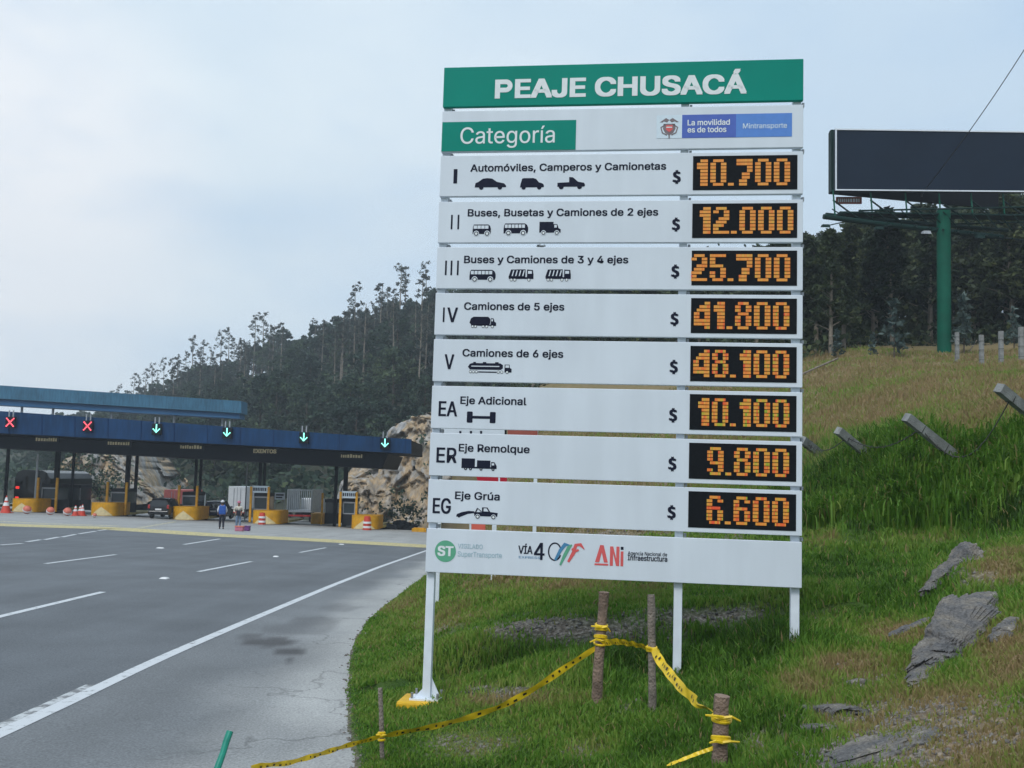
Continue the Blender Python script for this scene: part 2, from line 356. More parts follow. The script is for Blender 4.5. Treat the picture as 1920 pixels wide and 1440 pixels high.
def bank_z(x, y, rough=True):
    x = np.asarray(x, float); y = np.asarray(y, float)
    sd = x - edge_x(y); rz = road_z(x, y); r = np.hypot(x, y)
    wd = 0.25 + 0.025 * np.clip(y, 0, 60)
    z = rz + (np.maximum(tps(x, y), rz + 0.03) - rz) * sstep(0, 1, sd / (wd * 2.2)) + 0.035 * sstep(-0.03, 0.06, sd)
    q0, q1 = DITCH; tt = np.clip(((x - q0[0]) * (q1[0] - q0[0]) + (y - q0[1]) * (q1[1] - q0[1])) / ((q1[0] - q0[0]) ** 2 + (q1[1] - q0[1]) ** 2), 0, 1)
    dd = np.hypot(x - q0[0] - tt * (q1[0] - q0[0]), y - q0[1] - tt * (q1[1] - q0[1])); z = z - .17 * np.exp(-(dd / .32) ** 2) + .08 * np.exp(-((dd - .75) / .3) ** 2) * (y > q0[1] + tt * (q1[1] - q0[1]))
    if rough:
        a = sstep(0.0, 1.2, sd)
        z = z + a * ((fbm(x * 1.3, y * 1.3) - .47) * (0.16 + .42 * sstep(13, 16, r) * sstep(27, 22, r)) * sstep(1, 4, r) + (fbm(x * 6 + 9, y * 6) - .47) * 0.05 + (fbm(x * .25, y * .25 + 40, 3) - .44) * 0.02 * np.clip(r - 12, 0, 60))
    return np.where(sd < -0.02, rz - 0.25, z)
def blob(px, py, cx, cy, rx, ry):
    return np.exp(-(((px - cx) / rx) ** 2 + ((py - cy) / ry) ** 2))
def zone(V):
    """dryness and bare soil of the bank: patches that stay where they are on the ground"""
    px, py = proj(V); x, y = V[..., 0], V[..., 1]
    n = fbm(x * 1.1 + 5, y * 1.1, 4) - .47; nf = fbm(x * 4, y * 4 + 3, 3) - .44
    r = np.hypot(x, y)
    dry = 0.10 + 0 * px
    rim = np.interp(px, [800, 1280, 1400, 1510, 1560, 1620, 1660, 1700, 1740, 1780, 1810, 1850, 1919, 2300], [1060, 1000, 960, 905, 880, 846, 826, 813, 826, 848, 850, 832, 814, 760])
    far = sstep(-10, 16, rim - py + (nf + n) * 70) * (r > 13)
    dry = np.maximum(dry, (0.80 - .5 * np.clip(n * 2.2 + .1, 0, .6)) * far)
    for b, s in [((1830, 1390, 230, 110), 1.0), ((1890, 1240, 90, 90), 1.0), ((1690, 1190, 90, 30), .95), ((1780, 1320, 160, 60), .9), ((1640, 1360, 110, 40), .7), ((1880, 1060, 70, 40), .8), ((1600, 1250, 120, 40), .85), ((1510, 1290, 80, 34), .8), ((1750, 1010, 160, 20), .45),
                 ((1540, 1010, 60, 22), .55), ((1100, 1100, 170, 16), .5), ((880, 1095, 60, 22), .55), ((800, 1150, 120, 50), .5), ((720, 1220, 60, 60), .3), ((880, 1395, 90, 40), .45), ((1130, 1410, 70, 30), .4), ((1420, 1400, 30, 30), .4), ((960, 1060, 240, 50), .75),
                 ((1000, 1000, 300, 50), .6), ((1560, 1345, 60, 30), .6), ((1000, 1315, 150, 14), .5)]:
        dry = np.maximum(dry, s * blob(px, py, *b) * (r < 26))
    soil = 0 * px
    for b, s in [((1060, 1182, 150, 26), 1.2), ((1330, 1156, 120, 16), 1.1), ((940, 1298, 80, 14), .8), ((1170, 1310, 60, 16), .6), ((1600, 1280, 90, 40), .55), ((1680, 1350, 130, 60), .65), ((1560, 1330, 60, 20), .7), ((1640, 1415, 170, 45), .9), ((1790, 1370, 170, 50), .5), ((1740, 1330, 90, 40), .6), ((1880, 1330, 60, 40), .45),
                 ((1850, 1080, 50, 20), .5), ((1100, 1005, 200, 14), .9), ((1150, 905, 250, 20), .5), ((870, 1395, 75, 22), .55), ((1670, 925, 30, 26), .55), ((1560, 930, 22, 22), .5), ((1885, 925, 26, 36), .5), ((1420, 1395, 24, 30), .5), ((1110, 1408, 40, 14), .4)]:
        soil = np.maximum(soil, s * blob(px, py, *b))
    soil = np.maximum(soil, 0.8 * sstep(0.06, -0.02, x - edge_x(y)))
    dry = np.clip(dry + n * 0.55 * (0.35 + dry) + nf * 0.25, 0, 1); soil = np.clip(soil + (n + nf) * 0.8 * (soil > 0.03), 0, 1)
    return dry, soil

def ground_mat():
    m = bpy.data.materials.new('grassy soil'); m.use_nodes = True; t = m.node_tree; b = t.nodes['Principled BSDF']
    b.inputs['Roughness'].default_value = 0.95; b.inputs['Specular IOR Level'].default_value = 0.15
    tcn = t.nodes.new('ShaderNodeTexCoord')
    def no(s, d=6):
        q = t.nodes.new('ShaderNodeTexNoise'); q.inputs['Scale'].default_value = s; q.inputs['Detail'].default_value = d; t.links.new(tcn.outputs['Object'], q.inputs[0]); return q
    def at(nm):
        q = t.nodes.new('ShaderNodeAttribute'); q.attribute_name = nm; return q.outputs['Fac']
    def ramp(src, st):
        q = t.nodes.new('ShaderNodeValToRGB'); e = q.color_ramp.elements
        for i, (p, c) in enumerate(st):
            k = e[i] if i < 2 else e.new(p)
            k.position = p; k.color = tuple(c) + (1,)
        t.links.new(src, q.inputs[0]); return q.outputs[0]
    na = no(3.2, 8); nb = no(24, 4)
    ad = t.nodes.new('ShaderNodeMath'); ad.operation = 'MULTIPLY_ADD'; ad.inputs[1].default_value = 0.5; ad.inputs[2].default_value = -0.25
    t.links.new(na.outputs[0], ad.inputs[0])
    s2 = t.nodes.new('ShaderNodeMath'); s2.operation = 'ADD'; t.links.new(ad.outputs[0], s2.inputs[0]); t.links.new(at('dry'), s2.inputs[1])
    c1 = ramp(s2.outputs[0], [(0.0, (0.035, 0.075, 0.014)), (1.0, (0.29, 0.205, 0.12)), (0.3, (0.075, 0.125, 0.026)), (0.6, (0.20, 0.165, 0.075))])
    c2 = ramp(nb.outputs[0], [(0.3, (0.07, 0.056, 0.046)), (0.72, (0.42, 0.37, 0.32)), (0.5, (0.19, 0.155, 0.125))])
    mx = t.nodes.new('ShaderNodeMix'); mx.data_type = 'RGBA'; t.links.new(at('soil'), mx.inputs[0]); t.links.new(c1, mx.inputs[6]); t.links.new(c2, mx.inputs[7])
    t.links.new(mx.outputs[2], b.inputs['Base Color'])
    bp = t.nodes.new('ShaderNodeBump'); bp.inputs['Strength'].default_value = 0.9; bp.inputs['Distance'].default_value = 0.06
    t.links.new(nb.outputs[0], bp.inputs['Height']); t.links.new(bp.outputs[0], b.inputs['Normal'])
    return m
M['ground'] = ground_mat()

def polar_grid(a0, a1, na, r0, r1, nr):
    a = np.radians(np.linspace(a0, a1, na)); r = np.exp(np.linspace(math.log(r0), math.log(r1), nr))
    A, Rr = np.meshgrid(a, r, indexing='ij'); X = Rr * np.sin(A); Y = Rr * np.cos(A)
    i = np.arange(na - 1)[:, None] * nr + np.arange(nr - 1); Q = np.stack([i, i + 1, i + nr + 1, i + nr], -1).reshape(-1, 4)[:, ::-1]
    return X.ravel(), Y.ravel(), Q[:, ::-1]
# grass bank: one sheet from the pavement edge up over the crest
gx, gy, gq = polar_grid(-28, 112, 620, 0.8, 120, 330)
sd = gx - edge_x(gy)
keep = (sd[gq] > -0.5 - 0.02 * np.hypot(gx, gy)[gq]).all(1) & (gy[gq] > -9).all(1)
gz = bank_z(gx, gy); GV = np.c_[gx, gy, gz]; dry, soil = zone(GV)
gq = gq[keep]; used = np.unique(gq); remap = -np.ones(len(gx), int); remap[used] = np.arange(len(used))
tag(mesh_np('grass_bank', GV[used], remap[gq], M['ground'], smooth=True, attrs={'dry': dry[used], 'soil': soil[used]}), kind='structure')
# the wide ground underneath, out to the horizon
bx, by, bq = polar_grid(-180, 180, 181, 0.5, 700, 60)
bz = -KY * np.clip(by, -100, 150) - KX * np.clip(bx, -120, 60) - 0.5 - 0.02 * np.clip(np.hypot(bx, by) - 100, 0, 200)
tag(mesh_np('ground', np.c_[bx, by, bz], bq, M['ground'], smooth=True, attrs={'dry': 0 * bx + .45, 'soil': 0 * bx}), kind='structure')

# ------------------------------------------------------------------ road
LINE = np.array([RP(*p)[:2] for p in [(-500, 1600), (-300, 1510), (-150, 1443), (0, 1377), (60, 1349), (146, 1308), (292, 1238), (458, 1167), (625, 1097), (712, 1063), (795, 1034), (850, 1016)]])
def line_x(y): return np.interp(y, LINE[:, 1], LINE[:, 0])
APRON = np.array([RP(*p)[:2] for p in [(-330, 966), (0, 984), (200, 990), (400, 1003), (600, 1013), (797, 1024), (880, 1028)]])
def apron_y(x): return np.interp(x, APRON[:, 0], APRON[:, 1])
def asphalt_mat():
    m = bpy.data.materials.new('asphalt and concrete'); m.use_nodes = True; t = m.node_tree; b = t.nodes['Principled BSDF']
    b.inputs['Roughness'].default_value = 0.85; b.inputs['Specular IOR Level'].default_value = 0.3
    tcn = t.nodes.new('ShaderNodeTexCoord')
    def no(s, d=6, sc=(1, 1, 1), rot=0):
        mpn = t.nodes.new('ShaderNodeMapping'); mpn.inputs['Scale'].default_value = sc; mpn.inputs['Rotation'].default_value = (0, 0, rot)
        q = t.nodes.new('ShaderNodeTexNoise'); q.inputs['Scale'].default_value = s; q.inputs['Detail'].default_value = d
        t.links.new(tcn.outputs['Object'], mpn.inputs[0]); t.links.new(mpn.outputs[0], q.inputs[0]); return q.outputs[0]
    def mixc(f, a, c, mode='MIX'):
        q = t.nodes.new('ShaderNodeMix'); q.data_type = 'RGBA'; q.blend_type = mode
        for s_, v in ((0, f), (6, a), (7, c)):
            if isinstance(v, (tuple, float, int)): q.inputs[s_].default_value = v
            else: t.links.new(v, q.inputs[s_])
        return q.outputs[2]
    def at(nm):
        q = t.nodes.new('ShaderNodeAttribute'); q.attribute_name = nm; return q.outputs['Fac']
    def rng(s, a, c, lo, hi):
        q = t.nodes.new('ShaderNodeMapRange'); t.links.new(s, q.inputs[0])
        for i, v in enumerate((a, c, lo, hi)): q.inputs[i + 1].default_value = v
        return q.outputs[0]
    base = mixc(at('shoulder'), (0.130, 0.141, 0.153, 1), (0.37, 0.37, 0.36, 1))
    base = mixc(at('stain_and_dark'), base, (0.085, 0.085, 0.088, 1))
    base = mixc(1.0, base, rng(no(0.55, 7), 0.3, 0.7, 0.88, 1.12), 'MULTIPLY')
    base = mixc(1.0, base, rng(no(1.3, 6, (1, .06, 1), 0.34), 0.35, 0.65, 0.91, 1.07), 'MULTIPLY')
    base = mixc(1.0, base, rng(no(55, 4), 0.3, 0.7, 0.72, 1.28), 'MULTIPLY')
    v = t.nodes.new('ShaderNodeTexVoronoi'); v.feature = 'DISTANCE_TO_EDGE'; v.inputs['Scale'].default_value = 0.33
    wn = t.nodes.new('ShaderNodeTexNoise'); wn.inputs['Scale'].default_value = 1.4; wn.inputs['Detail'].default_value = 5
    va = t.nodes.new('ShaderNodeVectorMath'); va.operation = 'MULTIPLY_ADD'; va.inputs[1].default_value = (1.6, 1.6, 1.6)
    t.links.new(tcn.outputs['Object'], wn.inputs[0]); t.links.new(wn.outputs['Color'], va.inputs[0]); t.links.new(tcn.outputs['Object'], va.inputs[2]); t.links.new(va.outputs[0], v.inputs[0])
    crk = rng(v.outputs['Distance'], 0.0, 0.012, 0.62, 1.0)
    cm = mixc(rng(at('shoulder'), 0.12, 0.5, 0.0, 1.0), (1, 1, 1, 1), crk)
    base = mixc(1.0, base, cm, 'MULTIPLY')
    t.links.new(base, b.inputs['Base Color'])
    bp = t.nodes.new('ShaderNodeBump'); bp.inputs['Strength'].default_value = 0.35; bp.inputs['Distance'].default_value = 0.01
    t.links.new(no(90, 3), bp.inputs['Height']); t.links.new(bp.outputs[0], b.inputs['Normal'])
    return m
M['asphalt'] = asphalt_mat()
rx, ry, rq = polar_grid(-100, 40, 420, 1.0, 190, 260)
ok = ((rx - edge_x(ry))[rq] < 1.0).all(1) & (ry[rq] > -12).all(1)
rq = rq[ok]; used = np.unique(rq); remap = -np.ones(len(rx), int); remap[used] = np.arange(len(used))
rx, ry = rx[used], ry[used]; RV = np.c_[rx, ry, road_z(rx, ry)]
dl = (rx - line_x(ry)); de = edge_x(ry) - rx; ppx, ppy = proj(RV)
nz = fbm(rx * .9, ry * .5, 4) - .47
frac = dl / np.maximum(dl + de, .1)
sh = np.where(dl > 0.05, 0.16 + 0.80 * sstep(0.40, 0.95, frac + nz * 0.55), 0.0)
sh = np.maximum(sh, 0.85 * sstep(0.0, 0.3, ry - apron_y(rx)))
st = np.zeros_like(rx)
for b_, s_ in [((505, 1205, 55, 10), 1), ((545, 1222, 32, 9), 1), ((470, 1193, 25, 6), .7), ((540, 1238, 8, 6), .8), ((590, 1165, 50, 10), .5), ((560, 1180, 80, 12), .4), ((740, 985, 60, 5), .6), ((640, 1140, 40, 8), .35)]:  # stains near the shoulder, and a flat darker patch by the rock face
    st = np.maximum(st, s_ * sstep(.3, .62, blob(ppx, ppy, *b_) + (fbm(rx * 5, ry * 3, 3) - .44) * .6))
st = np.maximum(st, 0.22 * sstep(0.64, 0.75, fbm(rx * 1.6 + 30, ry * .8, 4)) * (dl > 0) * (frac < .7))
road = tag(mesh_np('road', RV, remap[rq], M['asphalt'], attrs={'shoulder': sh, 'stain_and_dark': np.clip(st, 0, 1)}), kind='structure')

def line_mat(name, col, wear):
    m = bpy.data.materials.new(name); m.use_nodes = True; t = m.node_tree; b = t.nodes['Principled BSDF']; b.inputs['Roughness'].default_value = 0.7
    c = t.nodes.new('ShaderNodeTexCoord'); n = t.nodes.new('ShaderNodeTexNoise'); n.inputs['Scale'].default_value = 9; n.inputs['Detail'].default_value = 8; n.inputs['Roughness'].default_value = .7
    r = t.nodes.new('ShaderNodeMapRange'); r.inputs[1].default_value = wear; r.inputs[2].default_value = wear + .12
    x = t.nodes.new('ShaderNodeMix'); x.data_type = 'RGBA'; x.inputs[6].default_value = (0.17, 0.175, 0.18, 1); x.inputs[7].default_value = col
    t.links.new(c.outputs['Object'], n.inputs[0]); t.links.new(n.outputs[0], r.inputs[0]); t.links.new(r.outputs[0], x.inputs[0]); t.links.new(x.outputs[2], b.inputs['Base Color'])
    return m
M['line_white'] = line_mat('white road paint', (0.58, 0.60, 0.62, 1), 0.33)
M['line_faded'] = line_mat('faded white road paint', (0.52, 0.54, 0.55, 1), 0.44)
M['line_yellow'] = line_mat('yellow road paint band', lin(205, 190, 128), 0.40)
M['line_pale'] = line_mat('pale yellow road paint', lin(196, 190, 160), 0.42)
def strip(name, pts, wd, m, up=0.004, side=0.0, sub=1):
    pts = [np.asarray(p[:2], float) for p in pts]; v = []
    for i, p in enumerate(pts):
        t = pts[min(i + 1, len(pts) - 1)] - pts[max(i - 1, 0)]; t /= np.linalg.norm(t); n = np.array([t[1], -t[0]])
        for s_ in (-.5, .5):
            q = p + n * (wd * s_ + side); v.append((q[0], q[1], road_z(*q) + up))
    f = [[2 * i, 2 * i + 1, 2 * i + 3, 2 * i + 2] for i in range(len(pts) - 1)]
    o = mesh_np(name, v, f, m, parent=road); o['kind'] = 'structure'; return o
fine = [LINE[0] + (LINE[-1] - LINE[0]) * 0]
yy = np.linspace(LINE[0, 1], LINE[-1, 1], 60)
sm = np.array([line_x(y) for y in yy]); sm[1:-1] = (sm[:-2] + sm[1:-1] + sm[2:]) / 3
strip('edge_line', np.c_[sm, yy], 0.145, M['line_white'])
fx_ = proj(np.c_[sm, yy, road_z(sm, yy)])[0]
strip('faded_edge_line', np.c_[sm, yy][(fx_ > 20) & (fx_ < 230)], 0.09, M['line_faded'], 0.0025, -0.12)
for a, b in [((85, 1057), (217, 1040)), ((-20, 1161), (193, 1110)), ((372, 1072), (471, 1053)), ((345, 1021), (412, 1010.5)), ((562, 1036), (611, 1027)), ((-330, 1232), (-150, 1192)), ((-200, 1098), (-60, 1078)),
             ((0, 1022), (42, 1019)), ((50, 1016), (76, 1012)), ((84, 1012), (110, 1007)), ((116, 1007), (142, 1002)), ((148, 1001), (180, 996)), ((184, 995), (210, 992))]:
    strip('lane_dash', [RP(*a), RP(*b)], 0.13 if a[1] > 1025 else 0.16, M['line_white'])
ap = [np.array([x, apron_y(x)]) for x in np.linspace(APRON[0, 0], APRON[-1, 0], 50)]
strip('threshold_band', ap, 4.4, M['line_yellow'], 0.004)
strip('pale_threshold_band', [p + np.array([0, 5.5]) for p in ap[:20]], 1.6, M['line_pale'], 0.004)
strip('lane_arrow_line', [RP(260, 990), RP(330, 978)], 0.35, M['line_pale'], 0.004)
for px_, py_ in [(300, 1028), (308, 1085), (517, 1044), (640, 1021)]:
    q = RP(px_, py_); g = G(); s_ = 0.09 if py_ > 1040 else 0.13
    g.hexa([(-s_, -.11, 0), (s_, -.11, 0), (s_, .11, 0), (-s_, .11, 0), (-s_ * .6, -.06, .03), (s_ * .6, -.06, .03), (s_ * .6, .06, .03), (-s_ * .6, .06, .03)])
    o = g.build('road_stud', M['white_plastic']); o.location = q + np.array([0, 0, .002])
    tag(o, {1028: 'white road stud on asphalt near the far short lane dash', 1085: 'nearest white road stud, alone between two lane lines', 1044: 'white road stud between two dashes left of the tariff sign', 1021: 'farthest white road stud just before the yellow threshold band'}[py_], 'road stud', 'raised white studs on the asphalt')

# ------------------------------------------------------------------ hillside with the forest, and the cut rock face
HC = np.array([(-1100, 240, 905, 460, 880, 0), (-600, 210, 910, 430, 845, 0), (-200, 170, 925, 400, 822, 0), (0, 150, 930, 380, 828, 0), (180, 140, 938, 340, 812, 0), (320, 130, 943, 300, 754, 0), (440, 125, 947, 270, 718, 0), (560, 120, 950, 245, 674, 0),
               (640, 118, 952, 232, 652, 0), (720, 115, 955, 220, 634, 0), (815, 112, 955, 210, 610, 0), (900, 110, 950, 200, 594, 0), (1150, 105, 940, 180, 592, 0), (1400, 110, 880, 170, 640, 0)], float)
def hill_pt(px, v):
    """v 0 at the toe, 1 on the ridge, >1 down the back"""
    d0, y0, d1, y1 = [np.interp(px, HC[:, 0], HC[:, k]) for k in (1, 2, 3, 4)]
    a = P(px, y0, d0); b = P(px, y1, d1)
    if v <= 1:
        q = a + (b - a) * v; q[2] += math.sin(v * math.pi) * (b[2] - a[2]) * 0.06
    else:
        q = b + (b - a) * (v - 1); q[2] = b[2] - (v - 1) * (b[2] - a[2]) * 1.2
    q[2] += (float(fbm(q[0] * .03, q[1] * .03, 3)) - .44) * 9 * min(1, v * 3) * (1 if v < .85 else max(0.25, 1 - (v - .85) * 5))
    return q
hp = np.linspace(-1100, 1400, 150); hv = np.linspace(-0.06, 1.6, 70)
HV = np.array([hill_pt(a, b) for a in hp for b in hv])
i = np.arange(len(hp) - 1)[:, None] * len(hv) + np.arange(len(hv) - 1)
HQ = np.stack([i, i + len(hv), i + len(hv) + 1, i + 1], -1).reshape(-1, 4)
M['hill_floor'] = mat('forest floor', (0.045, 0.05, 0.032), 0.95, 0.5, 0.08)
tag(mesh_np('hillside', HV, HQ, M['hill_floor'], smooth=True), kind='structure')

def rock_mat(name, cols, scale, zs=.45):
    m = bpy.data.materials.new(name); m.use_nodes = True; t = m.node_tree; b = t.nodes['Principled BSDF']; b.inputs['Roughness'].default_value = 0.9
    c = t.nodes.new('ShaderNodeTexCoord'); mpn = t.nodes.new('ShaderNodeMapping'); mpn.inputs['Rotation'].default_value = (0.3, 0.5, 0.2); mpn.inputs['Scale'].default_value = (1, 1, zs)
    n = t.nodes.new('ShaderNodeTexNoise'); n.inputs['Scale'].default_value = scale; n.inputs['Detail'].default_value = 9; n.inputs['Roughness'].default_value = .62
    r = t.nodes.new('ShaderNodeValToRGB'); e = r.color_ramp.elements
    for i_, (p, k) in enumerate(cols):
        q = e[i_] if i_ < 2 else e.new(p)
        q.position = p; q.color = tuple(k) + (1,)
    n2_ = t.nodes.new('ShaderNodeTexNoise'); n2_.inputs['Scale'].default_value = scale * 9; n2_.inputs['Detail'].default_value = 6
    r2_ = t.nodes.new('ShaderNodeMapRange'); r2_.inputs[1].default_value = .3; r2_.inputs[2].default_value = .7; r2_.inputs[3].default_value = .6; r2_.inputs[4].default_value = 1.35
    x = t.nodes.new('ShaderNodeMix'); x.data_type = 'RGBA'; x.blend_type = 'MULTIPLY'; x.inputs[0].default_value = 1
    bp = t.nodes.new('ShaderNodeBump'); bp.inputs['Strength'].default_value = .8; bp.inputs['Distance'].default_value = .12 / scale
    for a, b2 in ((c.outputs['Object'], mpn.inputs[0]), (mpn.outputs[0], n.inputs[0]), (mpn.outputs[0], n2_.inputs[0]), (n.outputs[0], r.inputs[0]), (n2_.outputs[0], r2_.inputs[0]), (r.outputs[0], x.inputs[6]), (r2_.outputs[0], x.inputs[7]),
                  (x.outputs[2], b.inputs['Base Color']), (n2_.outputs[0], bp.inputs['Height']), (bp.outputs[0], b.inputs['Normal'])): t.links.new(a, b2)
    return m
M['cliff'] = rock_mat('cut rock with rust stains', [(0.30, (0.20, 0.20, 0.195)), (0.74, (0.50, 0.49, 0.48)), (0.42, (0.38, 0.365, 0.34)), (0.49, (0.43, 0.31, 0.18)), (0.53, (0.36, 0.30, 0.23)), (0.58, (0.33, 0.325, 0.32))], 0.16)
M['rock'] = rock_mat('grey weathered rock', [(0.3, (0.06, 0.06, 0.064)), (0.74, (0.30, 0.285, 0.26)), (0.45, (0.125, 0.12, 0.118)), (0.6, (0.18, 0.16, 0.135))], 6.0, 1.0)

def cliff(name, cols, d_off, seed):
    """columns of (px, foot py, foot depth, top py, top depth): a steep broken rock face standing on the ground, with its top running back"""
    cols = np.array(cols, float); xs = np.linspace(cols[0, 0], cols[-1, 0], 120); vs = np.linspace(0, 1.5, 110); V = []
    for a in xs:
        y0, d0, y1, d1 = [np.interp(a, cols[:, 0], cols[:, k]) for k in (1, 2, 3, 4)]
        p0, p1 = P(a, y0, d0), P(a, y1, d1); p0[2] -= 0.4
        for v in vs:
            q = p0 + (p1 - p0) * min(v, 1)
            if v > 1: q = p1 + np.array([(a - cols[:, 0].mean()) * .002, (v - 1) * 34, (v - 1) * 3])
            n_ = mnoise.fractal(Vector(q * 0.16) + Vector((seed, 0, 0)), 1.0, 2.1, 5)
            s_ = min(1, v * 5 + .15); k_ = 0
            for fr_, am in ((.2, 1.4), (.45, .8), (1.1, .34)):      # broken blocks: every cell juts out by its own amount
                c_ = mnoise.voronoi(Vector((q[0] * fr_ + q[2] * fr_ * .5 + seed, q[1] * fr_, q[2] * fr_ * .55)))[1][0]
                k_ += am * (mnoise.cell(c_ * 7.3) + .35 * ((q[0] - c_.x / fr_) * mnoise.cell(c_ * 3.1)) * fr_)
            q = q + np.array([0.5 * n_, -.9 * (k_ + .4 * n_), 0.7 * n_ * (v > .3)]) * s_ * d_off
            V.append(q)
    i_ = np.arange(len(xs) - 1)[:, None] * len(vs) + np.arange(len(vs) - 1)
    Q = np.stack([i_, i_ + len(vs), i_ + len(vs) + 1, i_ + 1], -1).reshape(-1, 4)
    return tag(mesh_np(name, V, Q, M['cliff']), kind='structure')
cliff('rock_face', [(628, 982, 109, 950, 111), (642, 982, 109, 905, 113), (668, 983, 108, 868, 114), (700, 984, 107, 846, 115), (722, 985, 106, 824, 115), (745, 986, 105, 800, 115), (775, 987, 104, 782, 114), (800, 988, 103, 788, 112), (850, 989, 102, 800, 110), (900, 989, 102, 830, 109), (950, 985, 100, 880, 106)], 1.0, 3.1)
cliff('rock_face', [(96, 962, 122, 955, 123), (106, 962, 120, 890, 123), (125, 963, 119, 856, 123), (165, 964, 118, 846, 123), (205, 965, 118, 866, 122), (236, 966, 118, 905, 122), (256, 967, 118, 950, 120)], 1.0, 8.4)

# ------------------------------------------------------------------ trees
def quads(C, size, rng, up=0.0, aspect=1.6):
    """leaf quads at centres C with random attitudes"""
    n = len(C); a = rng.normal(size=(n, 3)); a[:, 2] = a[:, 2] * (1 - up) - up * 1.2
    a /= np.linalg.norm(a, axis=1)[:, None]; b = np.cross(a, rng.normal(size=(n, 3))); b /= np.linalg.norm(b, axis=1)[:, None] + 1e-9
    s = (np.ones(n) * size * rng.uniform(.6, 1.3, n))[:, None]
    A = a * s * aspect * .5; B = b * s * .5
    V = np.stack([C - A, C + B * .9 - A * .1, C + A, C - B * .9 - A * .1], 1).reshape(-1, 3)
    return V, np.arange(4 * n).reshape(n, 4)
def trunk_g(pts, rad, n=7):
    g = G(); g.tube(pts, rad, n); return g
def make_tree(name, h, kind, seed):
    rng = np.random.default_rng(seed); root = empty(name, (0, 0, 0)); C = []; T = []; g = G()
    k = 9; bend = rng.normal(0, .02, 2) * h; tr = [(bend[0] * (i / k) ** 2, bend[1] * (i / k) ** 2, h * .96 * i / k - .4 * (i == 0)) for i in range(k + 1)]
    r0 = {'bushy': .20, 'wisp': .10, 'euc': .17}[kind] * h / 12
    g.tube(tr, [r0 * (1.15 - i / k) + .02 for i in range(k + 1)], 7)
    def on(t):
        i = min(int(t * k), k - 1); f_ = t * k - i; return np.array(tr[i]) * (1 - f_) + np.array(tr[i + 1]) * f_
    if kind == 'bushy': spec = (30, .12, .97, .27, 40, .20)
    elif kind == 'euc': spec = (46, .20, .98, .14, 66, .10)
    else: spec = (16, .35, .99, .10, 11, .06)
    nl, t0, t1, reach, per, cr = spec
    for j in range(nl):
        t = t0 + (t1 - t0) * ((j + rng.uniform()) / nl) ** (.9 if kind != 'wisp' else .7)
        b = on(t); an = rng.uniform(0, 2 * math.pi); taper = (.25 + .95 * math.sin(math.pi * min(1, (t - .05) / .95) ** .85)) * .8 if kind == 'bushy' else (1.25 - t) * .8 + .1 * math.sin(t * 9)
        ln = h * reach * max(.25, taper / (1.05 - t0)) * rng.uniform(.6, 1.3) * (1.25 if kind == 'bushy' else 1)
        tip = b + np.array([math.cos(an) * ln, math.sin(an) * ln, ln * rng.uniform(.1, .9) * (1 if kind != 'bushy' else .6)])
        g.tube([b, (b + tip) / 2 + np.array([0, 0, ln * .08]), tip], [r0 * .28 * (1.1 - t) + .015, r0 * .18 * (1.1 - t) + .012, .008], 5)
        for q in range(2 if kind != 'bushy' else 3):
            c = b + (tip - b) * rng.uniform(.45, 1.1) + rng.normal(0, ln * .16, 3)
            rad = h * cr * .5 * rng.uniform(.6, 1.25) * (max(.6, 1.2 - t * .75) if kind == 'bushy' else 1)
            n = int(per * rng.uniform(.6, 1.3)); d = rng.normal(size=(n, 3)); d /= np.linalg.norm(d, axis=1)[:, None]
            p = c + d * (rng.uniform(0, 1, (n, 1)) ** .4) * rad * np.array([1, 1, .75])
            C.append(p); tone = rng.uniform(-.16, .2)
            T.append(np.clip(.40 + tone + rng.normal(0, .13, n), 0, 1))
    C = np.concatenate(C); T = np.concatenate(T)
    V, Q = quads(C, {'bushy': .46, 'wisp': .22, 'euc': .25}[kind] * h / 12, rng, .35 if kind != 'bushy' else .1, 1.9 if kind != 'bushy' else 1.4)
    g.build('trunk', M['bark_pale' if kind != 'bushy' else 'bark'], root, smooth=True)
    mesh_np('crown', V, Q, M[{'bushy': 'leaf_hill', 'wisp': 'leaf_wisp', 'euc': 'leaf_euc'}[kind]], root, attrs={'tint': np.repeat(T, 4)})
    return root
def plant_all(protos, spots, label, cat, group, smin, smax, name=None):
    used = [False] * len(protos)
    for q in spots:
        k = random.randrange(len(protos))
        o = copy_tree(protos[k]) if used[k] else protos[k]
        used[k] = True; o.location = q; s = random.uniform(smin, smax); o.scale = (s * random.uniform(.9, 1.15), s * random.uniform(.9, 1.15), s); o.rotation_euler = (random.uniform(-.03, .03), random.uniform(-.03, .03), random.uniform(0, 6.28))
        tag(o, label, cat, group)
    for k, u in enumerate(used):
        if not u:
            for c in list(protos[k].children): bpy.data.objects.remove(c)
            bpy.data.objects.remove(protos[k])
rs = random.Random(11)
bushy = [make_tree('forest_tree', 10.0, 'bushy', s) for s in range(6)]
spots = []
while len(spots) < 296:
    a = rs.uniform(-150, 1180); v = rs.uniform(0.05, 1.0) ** .85
    if len(spots) < 80: a = 150 + (len(spots) * 13.7) % 1000; v = rs.uniform(.93, 1.01)
    if a < 60 and rs.random() < .55: continue
    q = hill_pt(a, v)
    if all((q[0] - s_[0]) ** 2 + (q[1] - s_[1]) ** 2 > 9 for s_ in spots): spots.append(q - np.array([0, 0, .3]))
plant_all(bushy, spots, 'dark green bushy tree in the dense forest covering the hillside behind the toll plaza', 'tree', 'trees of the hillside forest', .5, .95)
